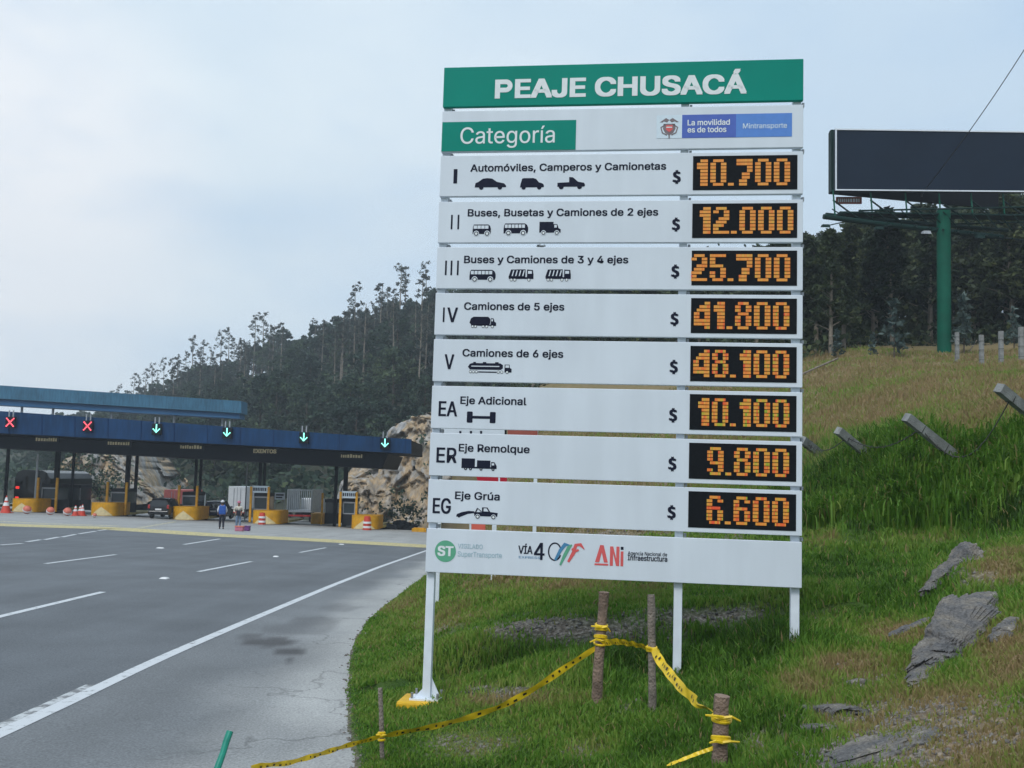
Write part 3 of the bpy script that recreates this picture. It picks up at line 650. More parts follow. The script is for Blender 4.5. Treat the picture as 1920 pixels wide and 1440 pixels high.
# the thin bare eucalyptus that stand out of the ridge
wisp = [make_tree('eucalyptus_tree', 15.0, 'wisp', 40 + s) for s in range(5)]
spots = []; hts = []
for a in (195, 208, 222, 236, 247, 258, 270, 281, 292, 305, 318, 330, 343, 358, 376, 392, 410, 426, 437, 449, 461, 474, 490, 503, 735, 748, 758, 720, 800, 1010, 1090):
    q = hill_pt(a, rs.uniform(.88, 1.02)); spots.append(q)
spots += [hill_pt(rs.uniform(600, 800), rs.uniform(.3, .85)) for _ in range(22)] + [hill_pt(rs.uniform(300, 600), rs.uniform(.4, .9)) for _ in range(12)]
plant_all(wisp, spots, 'tall thin eucalyptus with pale trunk and sparse foliage on the wooded hillside', 'tree', 'thin eucalyptus on the hillside', .7, 1.2)
# the dark eucalyptus stand on the crest to the right
euc = [make_tree('eucalyptus_tree', 12.0, 'euc', 70 + s) for s in range(6)]
spots = []
def crest(px, d):                            # a point of the bank at depth d below picture column px
    x = P(px, 800, d)[0]; return np.array([x, d, float(bank_z(np.array([x]), np.array([float(d)]), False)[0]) - .1])
tries = 0
while len(spots) < 190 and tries < 9000:
    tries += 1
    a = rs.uniform(960, 2350); d0 = np.interp(a, [960, 1280, 1500, 1770, 1920, 2400], [92, 66, 55, 62, 58, 50]); d = d0 + rs.uniform(0, 36)
    q = crest(a, d)
    if all((q[0] - s_[0]) ** 2 + (q[1] - s_[1]) ** 2 > 1.7 for s_ in spots): spots.append(q)
def cap_z(q):                                 # how high the stand reaches where it stands
    px = float(proj(np.array(q))[0]); return P(px, np.interp(px, [1000, 1280, 1500, 1560, 1640, 1750, 1920, 2300], [560, 480, 440, 420, 388, 366, 358, 350]), q[1])[2]
used = [False] * len(euc)
for q in spots:
    s_ = min(rs.uniform(.68, 1.12), (cap_z(q) - q[2]) / 12.0 * rs.uniform(.86, 1.03))
    if s_ < .3: continue
    k = rs.randrange(len(euc)); o = copy_tree(euc[k]) if used[k] else euc[k]; used[k] = True
    o.location = q; o.scale = (s_ * rs.uniform(.9, 1.15), s_ * rs.uniform(.9, 1.15), s_); o.rotation_euler = (rs.uniform(-.03, .03), rs.uniform(-.03, .03), rs.uniform(0, 6.28))
    tag(o, 'dark slender eucalyptus in the close stand on the crest right of the tariff sign', 'tree', 'eucalyptus stand on the crest')
# undergrowth masses
def undergrowth(name, pts, size, m, seed, per=7, spread=1.1):
    rng = np.random.default_rng(seed); pts = np.repeat(np.asarray(pts), per, 0); pts = pts + rng.normal(0, spread, pts.shape) * np.array([1, 1, .55]) + np.array([0, 0, spread * .5])
    V, Q = quads(pts, size, rng, .1, 1.4); T = np.clip(.36 + rng.normal(0, .16, len(pts)) + np.repeat(rng.normal(0, .1, len(pts) // per), per), 0, 1)
    return tag(mesh_np(name, V, Q, m, attrs={'tint': np.repeat(T, 4)}), kind='stuff')
undergrowth('undergrowth', [hill_pt(rs.uniform(-900, 1200), rs.uniform(0, 1.02)) for _ in range(6500)], .75, M['leaf_hill'], 5, 8, 1.3)
undergrowth('undergrowth', [crest(a, np.interp(a, [960, 1280, 1500, 1770, 1920, 2400], [92, 66, 55, 62, 58, 50]) + rs.uniform(-.5, 34)) for a in [rs.uniform(960, 2300) for _ in range(1900)]], .30, M['leaf_euc'], 6, 10, .8)
thick = []
for _ in range(2600):
    a = rs.uniform(1000, 2300); d0 = np.interp(a, [960, 1280, 1500, 1770, 1920, 2400], [92, 66, 55, 62, 58, 50]); q = crest(a, d0 + rs.uniform(5.5, 38)); q[2] += min(6.0, max(.5, cap_z(q) - q[2] - 1)) * rs.uniform(0, 1) ** 1.3 * min(1.2, .35 + 1.3 * float(vnoise(q[0] * .35, q[1] * .35))); thick.append(q)
undergrowth('thicket', thick, .30, M['leaf_euc'], 9, 16, .75)
# young blue-green eucalyptus at the wood's edge
def sapling(seed):
    rng = np.random.default_rng(seed); root = empty('young_eucalyptus', (0, 0, 0)); g = G(); h = 2.6
    g.tube([(0, 0, -.1), (.05, .02, h * .5), (.02, .06, h)], [.035, .025, .008], 6); C = []
    for j in range(26):
        t = rng.uniform(.12, 1); an = rng.uniform(0, 6.28); ln = .75 * (1.1 - t) * rng.uniform(.5, 1.2); b = np.array([.03, .03, h * t]); tip = b + np.array([math.cos(an) * ln, math.sin(an) * ln, -.05 * ln])
        g.tube([b, tip], [.01, .004], 4)
        for f_ in rng.uniform(.2, 1.05, 9): C.append(b + (tip - b) * f_ + rng.normal(0, .07, 3))
    C = np.array(C); V, Q = quads(C, .17, rng, .3, 2.0)
    g.build('trunk', M['bark'], root); mesh_np('crown', V, Q, M['leaf_young'], root, attrs={'tint': np.repeat(np.clip(rng.normal(.35, .25, len(C)), 0, 1), 4)}); return root
for k, (a, d, s, lb) in enumerate([(1678, 53, 1.15, 'young blue green eucalyptus just left of the green billboard pole'), (1810, 55.5, 1.25, 'young blue green eucalyptus just right of the green billboard pole'), (1570, 53.5, .6, 'small blue green eucalyptus sapling nearest the tariff sign'),
                                (1638, 52, .5, 'smallest blue green sapling at the wood edge, second from the tariff sign'), (1905, 55, .9, 'young blue green eucalyptus behind the rightmost upright fence posts')]):
    o = sapling(200 + k); o.location = crest(a, d); o.scale = (s, s, s); tag(o, lb, 'tree', 'young eucalyptus at the wood edge')

# ------------------------------------------------------------------ grass
def grass(name, n, a0, a1, r0, r1, hgt, seed, wid=.012):
    rng = np.random.default_rng(seed); a = np.radians(rng.uniform(a0, a1, n)); r = np.exp(rng.uniform(math.log(r0), math.log(r1), n))
    x, y = r * np.sin(a), r * np.cos(a); sd_ = x - edge_x(y)
    k = sd_ > -.04 * rng.uniform(0, 1, n) * 2; x, y, r, sd_ = x[k], y[k], r[k], sd_[k]
    z = bank_z(x, y); Vb = np.c_[x, y, z]; dry_, soil_ = zone(Vb)
    k = rng.uniform(0, 1, len(x)) > np.clip(soil_ * 1.15, 0, .96); x, y, z, r, dry_, sd_ = x[k], y[k], z[k], r[k], dry_[k], sd_[k]
    px, py = proj(np.c_[x, y, z])
    long_ = np.maximum.reduce([blob(px, py, 1700, 900, 260, 80) * (r > 12) * 3.2 * np.clip(2.8 * fbm(x * .9, y * .9 + 7, 3) - .35, .1, 2), blob(px, py, 1120, 1235, 220, 28) * 1.3, blob(px, py, 1420, 1205, 130, 30) * 1.5, 0.9 * blob(px, py, 1620, 1090, 140, 60), .6 * blob(px, py, 1480, 1320, 120, 80)])
    patch = fbm(x * 1.7, y * 1.7, 4)
    h = hgt * (0.55 + 1.1 * patch) * (1 + long_) * rng.uniform(.5, 1.35, len(x)) * (1 - .4 * np.clip(dry_, 0, 1) * (r < 13)) * sstep(-.08, .35, sd_ + .06) * (1 - .45 * blob(px, py, 880, 1385, 200, 60)) * (1 + np.clip(r - 8, 0, 30) * .02)
    wd = wid * (r / 7.0) ** .85 * rng.uniform(.7, 1.4, len(x))
    th = rng.uniform(0, 2 * math.pi, len(x)); le = rng.normal(0, .42, len(x)); ph = rng.uniform(0, 2 * math.pi, len(x))
    D = np.c_[np.cos(th), np.sin(th), 0 * th]; Ld = np.c_[np.cos(ph), np.sin(ph), 0 * ph] * (np.abs(le) * h)[:, None]
    B = np.c_[x, y, z - .01]; up = np.array([0, 0, 1.0]); hh = h[:, None]; W = D * wd[:, None] * .5
    V = np.stack([B - W, B + W, B + W * .7 + Ld * .35 + up * hh * .6, B - W * .7 + Ld * .35 + up * hh * .6, B + Ld * 1.1 + up * hh * .93], 1).reshape(-1, 3)
    m = len(x); b = np.arange(m)[:, None] * 5
    Q = np.concatenate([b + np.array([0, 1, 2, 3])], 0); Tt = b + np.array([3, 2, 4])
    patch2 = fbm(x * .45 + 70, y * .45, 3)
    tint = np.clip(.25 + .66 * dry_ + rng.normal(0, .09, m) + (patch - .47) * .42 + (patch2 - .44) * .5 - .13 * np.clip(long_, 0, 1) * (1 + .7 * (r > 12)), .02, .98)  # longer grass tinted darker: shade of the hollows put into the blade colour
    stray = rng.uniform(0, 1, m) < .035 + .10 * dry_; tint[stray] = np.clip(.74 + rng.normal(0, .1, stray.sum()), 0, 1)
    me = bpy.data.meshes.new(name); me.vertices.add(len(V)); me.vertices.foreach_set('co', V.astype(np.float32).ravel())
    li = np.concatenate([Q, Tt], 1).astype(np.int32).ravel(); me.loops.add(len(li)); me.loops.foreach_set('vertex_index', li)
    ls = np.empty(2 * m, np.int32); ls[0::2] = np.arange(m) * 7; ls[1::2] = np.arange(m) * 7 + 4
    me.polygons.add(2 * m); me.polygons.foreach_set('loop_start', ls); me.update(calc_edges=True)
    at = me.attributes.new('tint', 'FLOAT', 'POINT'); at.data.foreach_set('value', np.repeat(tint, 5).astype(np.float32)); me.materials.append(M['grass'])
    o = bpy.data.objects.new(name, me); COL.objects.link(o); return tag(o, kind='stuff')
grass('grass', 560000, -20, 42, 3.6, 27, .062, 21)
grass('dry_grass', 170000, -6, 40, 20, 62, .10, 22, .010)

# long tussocks hanging over the bank
def tussocks(name, n, per, seed):
    rng = np.random.default_rng(seed); C = []
    while len(C) < n:
        px, py = rng.uniform(1500, 2050), rng.uniform(800, 990); d = np.interp(py, [810, 1000], [21, 15]) + rng.normal(0, 1.6); q = P(px, py, d); rim = np.interp(px, [1500, 1560, 1620, 1660, 1700, 1740, 1780, 1810, 1850, 1919, 2100], [910, 880, 846, 826, 813, 826, 848, 850, 832, 814, 770])
        x, y = q[0], q[1]; z = float(bank_z(np.array([x]), np.array([y]))[0]); gp = proj(np.array([[x, y, z]])); 
        if rim + 4 < gp[1][0] < 985: C.append((x, y, z))
    C = np.repeat(np.array(C), per, 0); m = len(C); C[:, :2] += rng.normal(0, .16, (m, 2)); C[:, 2] = bank_z(C[:, 0], C[:, 1]) - .03
    an = rng.normal(-1.57, 1.25, m); L_ = (rng.uniform(.28, .62, m) * np.repeat(rng.uniform(.6, 1.25, n), per))[:, None]; D = np.c_[np.cos(an), np.sin(an), 0 * an]; Wd = np.c_[-np.sin(an), np.cos(an), 0 * an] * (rng.uniform(.008, .017, m))[:, None]; sp = rng.uniform(.05, .6, m)[:, None]; up = np.array([0, 0, 1.0])
    a = C + D * L_ * .30 * sp + up * L_ * .62; b = C + D * L_ * .75 * sp + up * L_ * (.80 - .25 * sp); c = C + D * L_ * 1.1 * sp + up * L_ * (.72 - .62 * sp)
    V = np.stack([C - Wd, C + Wd, a + Wd, a - Wd, b + Wd * .7, b - Wd * .7, c], 1).reshape(-1, 3); k = np.arange(m)[:, None] * 7
    Q = np.concatenate([k + np.array([0, 1, 2, 3]), k + np.array([3, 2, 4, 5]), k + np.array([5, 4, 6, 6])], 0); T = np.clip(np.repeat(rng.normal(.31, .07, n), per) + rng.normal(0, .07, m), .05, .95); T[rng.uniform(0, 1, m) < .035] = .7
    return tag(mesh_np(name, V, Q[:, [0, 1, 2, 3]][:2 * m], M['grass'], attrs={'tint': np.repeat(T, 7)}), kind='stuff')
tussocks('bank_tussocks', 380, 60, 33)

# ------------------------------------------------------------------ rocks in the near slope
def BP(px, py, d0=3.0, d1=110.0):            # where a point of the photograph meets the grass bank
    ds = np.exp(np.linspace(math.log(d0), math.log(d1), 900)); v = ray(px, py); v = v / v[1]; Q = CAM + ds[:, None] * v
    h = Q[:, 2] - bank_z(Q[:, 0], Q[:, 1]); k = np.where(h < 0)[0]
    return Q[k[0]] if len(k) else Q[-1]
def rock(pa, pb, wd, ht, seed, label, lift=0.0, tp=0.0):
    a, b = [Vector(P(*q)) if len(q) == 3 else Vector(BP(*q)) for q in (pa, pb)]; c = (a + b) / 2; ax = b - a; ln = ax.length * .55; ax.normalize()
    sd_ = ax.cross(Vector((0, 0, 1))).normalized(); up_ = sd_.cross(ax).normalized(); bm = bmesh.new(); bmesh.ops.create_icosphere(bm, subdivisions=6, radius=1.0)
    for v in bm.verts:
        q = v.co.copy(); w_ = Vector((q.x * ln * 4, q.y * wd * 4, q.z * ht * 4)) + Vector((seed, seed * .7, 0)); n = mnoise.fractal(w_ * .9, 1.0, 2.0, 5)
        st_ = mnoise.noise(Vector((w_.x * .35, w_.y * 3.2 + w_.z * 2.2, w_.z * 2.0))); cl_ = mnoise.cell(mnoise.voronoi(w_ * 1.5)[1][0] * 5.7)
        cl2 = mnoise.cell(mnoise.voronoi(w_ * 4.2 + Vector((.3 * n, 0, 0)))[1][0] * 3.3); r = 1 + .24 * n + .04 * st_ + .17 * cl_ + .07 * cl2 + .05 * mnoise.fractal(w_ * 7, 1.0, 2.0, 4); p = Vector((math.copysign(abs(q.x) ** .9, q.x), math.copysign(abs(q.y) ** .75, q.y), math.copysign(abs(q.z) ** .6, q.z))) * r
        v.co = ax * p.x * ln + (sd_ * p.y * wd + up_ * p.z * ht) * (1 - tp * p.x)
    me = bpy.data.meshes.new('rock'); bm.to_mesh(me); bm.free(); me.materials.append(M['rock']); o = bpy.data.objects.new('rock', me); COL.objects.link(o)
    o.location = c + Vector((0, 0, ht * (lift - .25))); return tag(o, label, 'rock', 'grey rocks in the near slope')
rock((1836, 1040, 9.55), (1752, 1120, 9.2), .17, .15, 41.7, 'upright grey rock with a pale edge, highest on the right slope', .0, .2)
rock((1832, 1140), (1722, 1286), .18, .125, 5.2, 'largest grey rock, a long slab slanting down the right slope', .05, .42)
rock((1520, 1330), (1605, 1342), .09, .045, 12.1, 'dark layered rock under the dry turf, nearest the short thick stake', .25)
rock((1512, 1366), (1580, 1374), .06, .032, 15.8, 'thin dark rock ledge just below the layered rock', .2)
rock((1530, 1450), (1730, 1376), .17, .03, 18.4, 'broad flat rock at the bottom right, half buried in dry grass', .1)
rock((1676, 1196), (1750, 1162), .07, .035, 22.6, 'narrow grey rock strip in the grass left of the largest slab', .5)
rock((1575, 1286), (1622, 1280), .05, .03, 25.3, 'small grey rock in bare soil above the layered rock', .4)
rock((1868, 1205), (1905, 1165), .07, .04, 31.3, 'small grey rock right of the largest slab', .4)

# loose gravel on the bare patches and along the pavement edge
def gravel(name, n, seed):
    rng = np.random.default_rng(seed); a = np.radians(rng.uniform(-20, 42, n * 12)); r = np.exp(rng.uniform(math.log(3.8), math.log(22), n * 12)); x, y = r * np.sin(a), r * np.cos(a); e = x - edge_x(y); z = bank_z(x, y); so = zone(np.c_[x, y, z])[1]
    k = ((e > .1) & (so > rng.uniform(.25, 1.0, len(x)))) | ((np.abs(e) < np.abs(rng.normal(0, .05, len(x)))) & (rng.uniform(0, 1, len(x)) < .25)); x, y, z, r, e = x[k][:n], y[k][:n], z[k][:n], r[k][:n], e[k][:n]
    z = np.where(e > -.03, z, road_z(x, y)); m = len(x); o = np.array([(1, 0, 0), (0, 1, 0), (-1, 0, 0), (0, -1, 0), (0, 0, 1), (0, 0, -1)], float); S_ = (.011 * (r / 7) ** .5 * rng.uniform(.5, 2.0, m))[:, None, None] * rng.uniform(.6, 1.3, (m, 6, 1)); an = rng.uniform(0, 6.28, m)
    c, s = np.cos(an)[:, None], np.sin(an)[:, None]; V = np.stack([o[:, 0] * c - o[:, 1] * s, o[:, 0] * s + o[:, 1] * c, np.tile(o[:, 2] * .7, (m, 1))], -1) * S_ + np.c_[x, y, z][:, None, :]
    f = np.array([(0, 1, 4), (1, 2, 4), (2, 3, 4), (3, 0, 4), (1, 0, 5), (2, 1, 5), (3, 2, 5), (0, 3, 5)]); return tag(mesh_np(name, V.reshape(-1, 3), (np.arange(m)[:, None, None] * 6 + f).reshape(-1, 3), M['pebble']), kind='stuff')
M['pebble'] = mat('mixed pebbles', (0.17, 0.155, 0.14), 0.9, 0.6, 14)
gravel('gravel', 9000, 61)
# scrub rooted in the cut rock
scr = []
for px, py, d in [(rs.gauss(760, 40), rs.gauss(962, 14), 102) for _ in range(45)] + [(rs.uniform(690, 830), rs.uniform(790, 960), 107) for _ in range(14)] + [(rs.gauss(150, 45), rs.gauss(915, 35), 118) for _ in range(260)]: scr.append(P(px, py, d - rs.uniform(0, 2.5)))
undergrowth('scrub', scr, .30, M['leaf_hill'], 19, 9, .45)

# ------------------------------------------------------------------ the toll tariff sign
SO = np.array([-.7402, 9.2, .9782])
SM = Matrix.Rotation(-.13387, 4, 'Z') @ Matrix.Rotation(.000946, 4, 'X') @ Matrix.Rotation(.00807, 4, 'Y'); SMn = np.array(SM.to_3x3())
def S(px, py):                               # photograph point -> (u, v) in metres on the face of the sign
    d = ray(px, py); n = SMn[:, 1]; t = n @ (SO - CAM) / (n @ d); q = SMn.T @ (CAM + d * t - SO); return q[0], q[2]
def get_font(fn):
    try: return bpy.data.fonts.load(os.path.join(bpy.utils.system_resource('DATAFILES'), 'fonts', fn))
    except Exception: return None
FONT, FONT2 = get_font('Inter.woff2'), get_font('Noto Sans CJK Regular.woff2')
def text_mesh(s, font=0):
    cu = bpy.data.curves.new('lettering', 'FONT'); cu.body = s; cu.resolution_u = 4
    fn = FONT2 if font else FONT
    if fn: cu.font = fn
    o = bpy.data.objects.new('lettering', cu); COL.objects.link(o)
    dg = bpy.context.evaluated_depsgraph_get(); me = bpy.data.meshes.new_from_object(o.evaluated_get(dg))
    bpy.data.objects.remove(o); bpy.data.curves.remove(cu); return me
CAPH = [max(v.co.y for v in text_mesh('H', k).vertices) for k in (0, 1)]
class Flat:
    """flat vinyl shapes on a panel: (u, v) polygons at a small height over the face, several inks in one mesh"""
    def __init__(s): s.g = G(); s.mats = []
    def mi(s, m):
        if m not in s.mats: s.mats.append(m)
        return s.mats.index(m)
    def poly(s, pts, m, lift=.0025): s.g.add([(u, -lift, v) for u, v in pts], [list(range(len(pts)))], s.mi(m)); return s
    def rect(s, u0, u1, v0, v1, m, lift=.0025): return s.poly([(u0, v0), (u1, v0), (u1, v1), (u0, v1)], m, lift)
    def disc(s, u, v, r, m, lift=.0025, n=20, ry=None): return s.poly([(u + r * math.cos(2 * math.pi * k / n), v + (ry or r) * math.sin(2 * math.pi * k / n)) for k in range(n)], m, lift)
    def stroke(s, pts, wd, m, lift=.0025):
        pts = [np.array(p, float) for p in pts]
        wd = [wd] * len(pts) if np.isscalar(wd) else wd; A = []; B = []
        for i, p in enumerate(pts):
            t = pts[min(i + 1, len(pts) - 1)] - pts[max(i - 1, 0)]; t /= np.linalg.norm(t) + 1e-9; n = np.array([-t[1], t[0]]) * wd[i] / 2; A.append(p + n); B.append(p - n)
        for i in range(len(pts) - 1): s.poly([A[i], A[i + 1], B[i + 1], B[i]], m, lift)
        return s
    def text(s, body, u0, v0, width, cap, m, bold=.012, lift=.003, font=0):
        """lettering fitted to a width and cap height; heavier weights are the same outline laid several times a hair apart"""
        me = text_mesh(body, font); xs = [v.co.x for v in me.vertices]; a, b = min(xs), max(xs); kv = cap / CAPH[font]; e = max(bold, 0) * 2 * kv; k = (width - 2 * e) / (b - a)
        for i, (dx, dz) in enumerate([(0, 0), (-e, -e * .6), (e, e * .6), (-e, e * .6), (e, -e * .6)] if bold > 0 else [(0, 0)]):
            s.g.add([(u0 + e + dx + (v.co.x - a) * k, -lift - i * .0001, v0 + dz + v.co.y * kv * (1 - 1.2 * e / cap) + .6 * e) for v in me.vertices], [list(p.vertices) for p in me.polygons], s.mi(m))
        bpy.data.meshes.remove(me); return s
    def build(s, name, parent): return s.g.build(name, [M[m] for m in s.mats], parent)

sign = bpy.data.objects.new('toll_price_sign', None); COL.objects.link(sign); sign.matrix_world = Matrix.Translation(SO) @ SM
tag(sign, 'tall white toll tariff sign with green header and eight orange prices on the verge', 'toll sign')
W = 3.279
def panel(name, v0, v1, m, w1=W): return G().box(0, w1, 0, .05, v0, v1, bev=.004).build(name, m, sign)
hd = panel('header_panel', 4.295, 4.678, M['green_sheet'])
f = Flat().text('EAJE CHUSACÁ', .677, 4.366, 2.106, .182, 'white_ink', .017).rect(.49, .538, 4.366, 4.548, 'white_ink')
f.stroke([(.536, 4.5255)] + [(.592 + .0395 * math.sin(t), 4.486 + .0395 * math.cos(t)) for t in np.linspace(0, math.pi, 14)] + [(.536, 4.4465)], .045, 'white_ink', .0026); f.build('lettering', hd)
ct = panel('category_panel', 3.863, 4.254, M['white_sheet'])
cp = G().box(.003, 1.254, -.004, -.0005, 3.868, 4.148).build('category_plate', M['green_sheet'], ct)
f = Flat().text('Categoría', .18, 3.937, .881, .155, 'white_ink', .0015, .0065); f.build('lettering', ct)
f = Flat(); f.rect(1.985, 2.213, 3.962, 4.178, 'pale_ink'); f.rect(2.213, 2.692, 3.962, 4.178, 'blue_ink'); f.rect(2.692, 3.181, 3.962, 4.178, 'light_blue_ink')
f.text('La movilidad', 2.262, 4.078, .375, .052, 'white_ink', .008, .004); f.text('es de todos', 2.262, 4.012, .345, .052, 'white_ink', .008, .004); f.text('Mintransporte', 2.752, 4.042, .385, .046, 'pale_ink', .004, .004)
# shield with spread wings and ribbons
cx_, cz_ = 2.099, 4.062
f.poly([(cx_ - .052, cz_ + .035), (cx_ + .052, cz_ + .035), (cx_ + .056, cz_ - .012), (cx_ + .036, cz_ - .05), (cx_, cz_ - .075), (cx_ - .036, cz_ - .05), (cx_ - .056, cz_ - .012)], 'brown_ink', .0045)
f.poly([(cx_ - .03, cz_ + .022), (cx_ + .03, cz_ + .022), (cx_ + .03, cz_ - .02), (cx_, cz_ - .045), (cx_ - .03, cz_ - .02)], 'coral_ink', .006)
f.rect(cx_ - .026, cx_ + .026, cz_ - .004, cz_ + .006, 'white_ink', .0075)
for sg in (-1, 1):
    f.poly([(cx_, cz_ + .07), (cx_ + sg * .03, cz_ + .088), (cx_ + sg * .085, cz_ + .05), (cx_ + sg * .062, cz_ + .048), (cx_ + sg * .05, cz_ + .058), (cx_ + sg * .02, cz_ + .048)][::sg], 'brown_ink', .0045)
    f.stroke([(cx_ + sg * .03, cz_ + .03), (cx_ + sg * .075, cz_ + .0), (cx_ + sg * .06, cz_ - .05), (cx_ + sg * .02, cz_ - .07)], .012, 'brown_ink', .0045)
f.rect(cx_ - .006, cx_ + .006, cz_ - .1, cz_ - .07, 'brown_ink', .0045)
f.build('ministry_logo', ct)

# pictograms, each traced in a box given by photograph corners (u0, v0, width, height)
def box_of(x0, x1, y0, y1):
    a = S(x0, y1); b = S(x1, y1); c = S((x0 + x1) / 2, y0); return a[0], (a[1] + b[1]) / 2, b[0] - a[0], c[1] - (a[1] + b[1]) / 2
def pic(f, B, shapes):
    u, v, w_, h_ = B
    for sh in shapes:
        k = sh[0]
        if k == 'p': f.poly([(u + x * w_, v + y * h_) for x, y in sh[1]], sh[2] if len(sh) > 2 else 'navy_ink', sh[3] if len(sh) > 3 else .0025)
        elif k == 'r': x0, x1, y0, y1 = sh[1]; f.rect(u + x0 * w_, u + x1 * w_, v + y0 * h_, v + y1 * h_, sh[2] if len(sh) > 2 else 'navy_ink', sh[3] if len(sh) > 3 else .0025)
        elif k == 'w':                       # wheel with a pale hub
            x, y, r = sh[1]; f.disc(u + x * w_, v + y * h_, r * h_, 'navy_ink', .0035, 16)
            if len(sh) > 2: f.disc(u + x * w_, v + y * h_, r * h_ * sh[2], 'white_ink', .0045, 14)
        elif k == 'd': x, y, r, c = sh[1]; f.disc(u + x * w_, v + y * h_, r * h_, c, .0032, 16)
def bus(n, hub=.62):
    s = [('p', [(0, .12), (.03, .12), (.97, .12), (1, .3), (1, .62), (.95, .88), (.86, 1), (.06, 1), (.02, .85), (0, .5)])]
    for k in range(n):
        a = .05 + .84 * k / n; s.append(('r', (a, a + .84 / n - .025, .60, .90), 'white_sheet', .0035))
    return s + [('d', (.2, .16, .26, 'white_sheet')), ('d', (.8, .16, .26, 'white_sheet')), ('w', (.2, .14, .2), hub), ('w', (.8, .14, .2), hub)]
SEDAN = [('p', [(0, .2), (.02, .55), (.12, .68), (.25, .95), (.4, 1), (.55, .95), (.7, .66), (.93, .52), (1, .3), (.99, .18), (.0, .18)]), ('w', (.21, .17, .2)), ('w', (.8, .17, .2))]
VAN = [('p', [(0, .2), (.02, .5), (.08, .95), (.14, 1), (.55, 1), (.66, .92), (.78, .62), (.95, .5), (1, .32), (.98, .18), (0, .18)]), ('w', (.15, .17, .19)), ('w', (.8, .17, .19))]
PICKUP = [('p', [(0, .2), (0, .52), (.42, .56), (.42, 1), (.55, .98), (.74, .6), (.96, .5), (1, .3), (.97, .18), (0, .18)]), ('w', (.14, .17, .2)), ('w', (.8, .17, .2))]
TRUCK = [('p', [(0, .16), (0, 1), (.66, 1), (.66, .82), (.84, .82), (.9, .5), (1, .42), (1, .16)]), ('r', (.70, .82, .55, .76), 'white_sheet', .0035), ('d', (.2, .14, .2, 'white_sheet')), ('d', (.82, .14, .2, 'white_sheet')), ('w', (.2, .13, .15), .6), ('w', (.82, .13, .15), .6)]
def dump(k):
    s = [('p', [(0, .3), (.1, .98), (.68, 1), (.68, .28)]), ('r', (.02, 1, .18, .34)), ('p', [(.74, .3), (.74, .98), (.97, .95), (1, .55), (1, .3)]), ('r', (.78, .93, .62, .86), 'white_sheet', .0035)]
    for j in range(4): a = .1 + j * .14; s.append(('p', [(a + .03, .42), (a + .075, .42), (a + .13, .9), (a + .085, .9)], 'white_sheet', .0035))
    for x in ((.12, .26, .82) if k == 3 else (.12, .25, .66, .84)): s.append(('w', (x, .1, .13), .75))
    return s
TANK5 = [('p', [(0, .45), (.05, .85), (.15, 1), (.7, 1), (.78, .8), (.78, .4), (.7, .28), (.08, .28)]), ('r', (.06, 1, .2, .32)), ('p', [(.8, .3), (.8, .88), (.9, .86), (.94, .55), (1, .48), (1, .26)]), ('r', (.82, .88, .6, .78), 'white_sheet', .0035)] + [('w', (x, .13, .13), .72) for x in (.12, .23, .52, .65, .86)]
TANK6 = [('p', [(0, .55), (.04, .82), (.1, .9), (.74, .9), (.8, .75), (.8, .45), (.75, .32), (.05, .32)]), ('r', (.12, .18, .88, 1)), ('r', (.34, .42, .88, 1)), ('r', (.62, .7, .88, 1)), ('r', (.08, .72, .58, .66), 'white_sheet', .0035), ('r', (.24, .66, .06, .16)),
         ('p', [(.84, .3), (.84, .8), (.95, .8), (.96, .5), (1, .42), (1, .1), (.84, .1)]), ('r', (.86, .94, .52, .74), 'white_sheet', .0035)] + [('w', (x, .12, .13), .72) for x in (.06, .13, .2, .7, .78, .9)]
AXLE = [('p', [(.03, 0), (.17, 0), (.2, .05), (.2, .38), (.8, .38), (.8, .05), (.83, 0), (.97, 0), (1, .05), (1, .95), (.97, 1), (.83, 1), (.8, .95), (.8, .62), (.2, .62), (.2, .95), (.17, 1), (.03, 1), (0, .95), (0, .05)])]
TRAILER = [('r', (0, .38, .3, 1)), ('r', (.44, .82, .26, .86)), ('r', (0, 1, .16, .3)), ('p', [(.84, .26), (.84, .74), (.94, .72), (1, .4), (1, .2), (.84, .2)]), ('r', (.86, .93, .46, .64), 'white_sheet', .0035)] + [('w', (x, .12, .13), .3) for x in (.12, .26, .56, .9)]
TOW = [('p', [(0, .1), (.02, .32), (.14, .5), (.3, .62), (.44, .6), (.44, .45), (.28, .36), (.1, .08)]), ('p', [(.44, .3), (.42, .52), (.62, .56), (.62, .96), (.75, .96), (.82, .58), (1, .52), (.99, .2), (.44, .2)]), ('p', [(.66, .62), (.66, .88), (.73, .88), (.78, .62)], 'white_sheet', .0035),
       ('p', [(.45, .5), (.48, .5), (.53, .86), (.5, .9)]), ('p', [(.5, .9), (.53, .86), (.62, .6), (.59, .58)]), ('d', (.52, .16, .22, 'white_sheet')), ('d', (.9, .16, .22, 'white_sheet')), ('w', (.52, .15, .18), .6), ('w', (.9, .15, .18), .6), ('d', (.07, .12, .1, 'navy_ink'))]
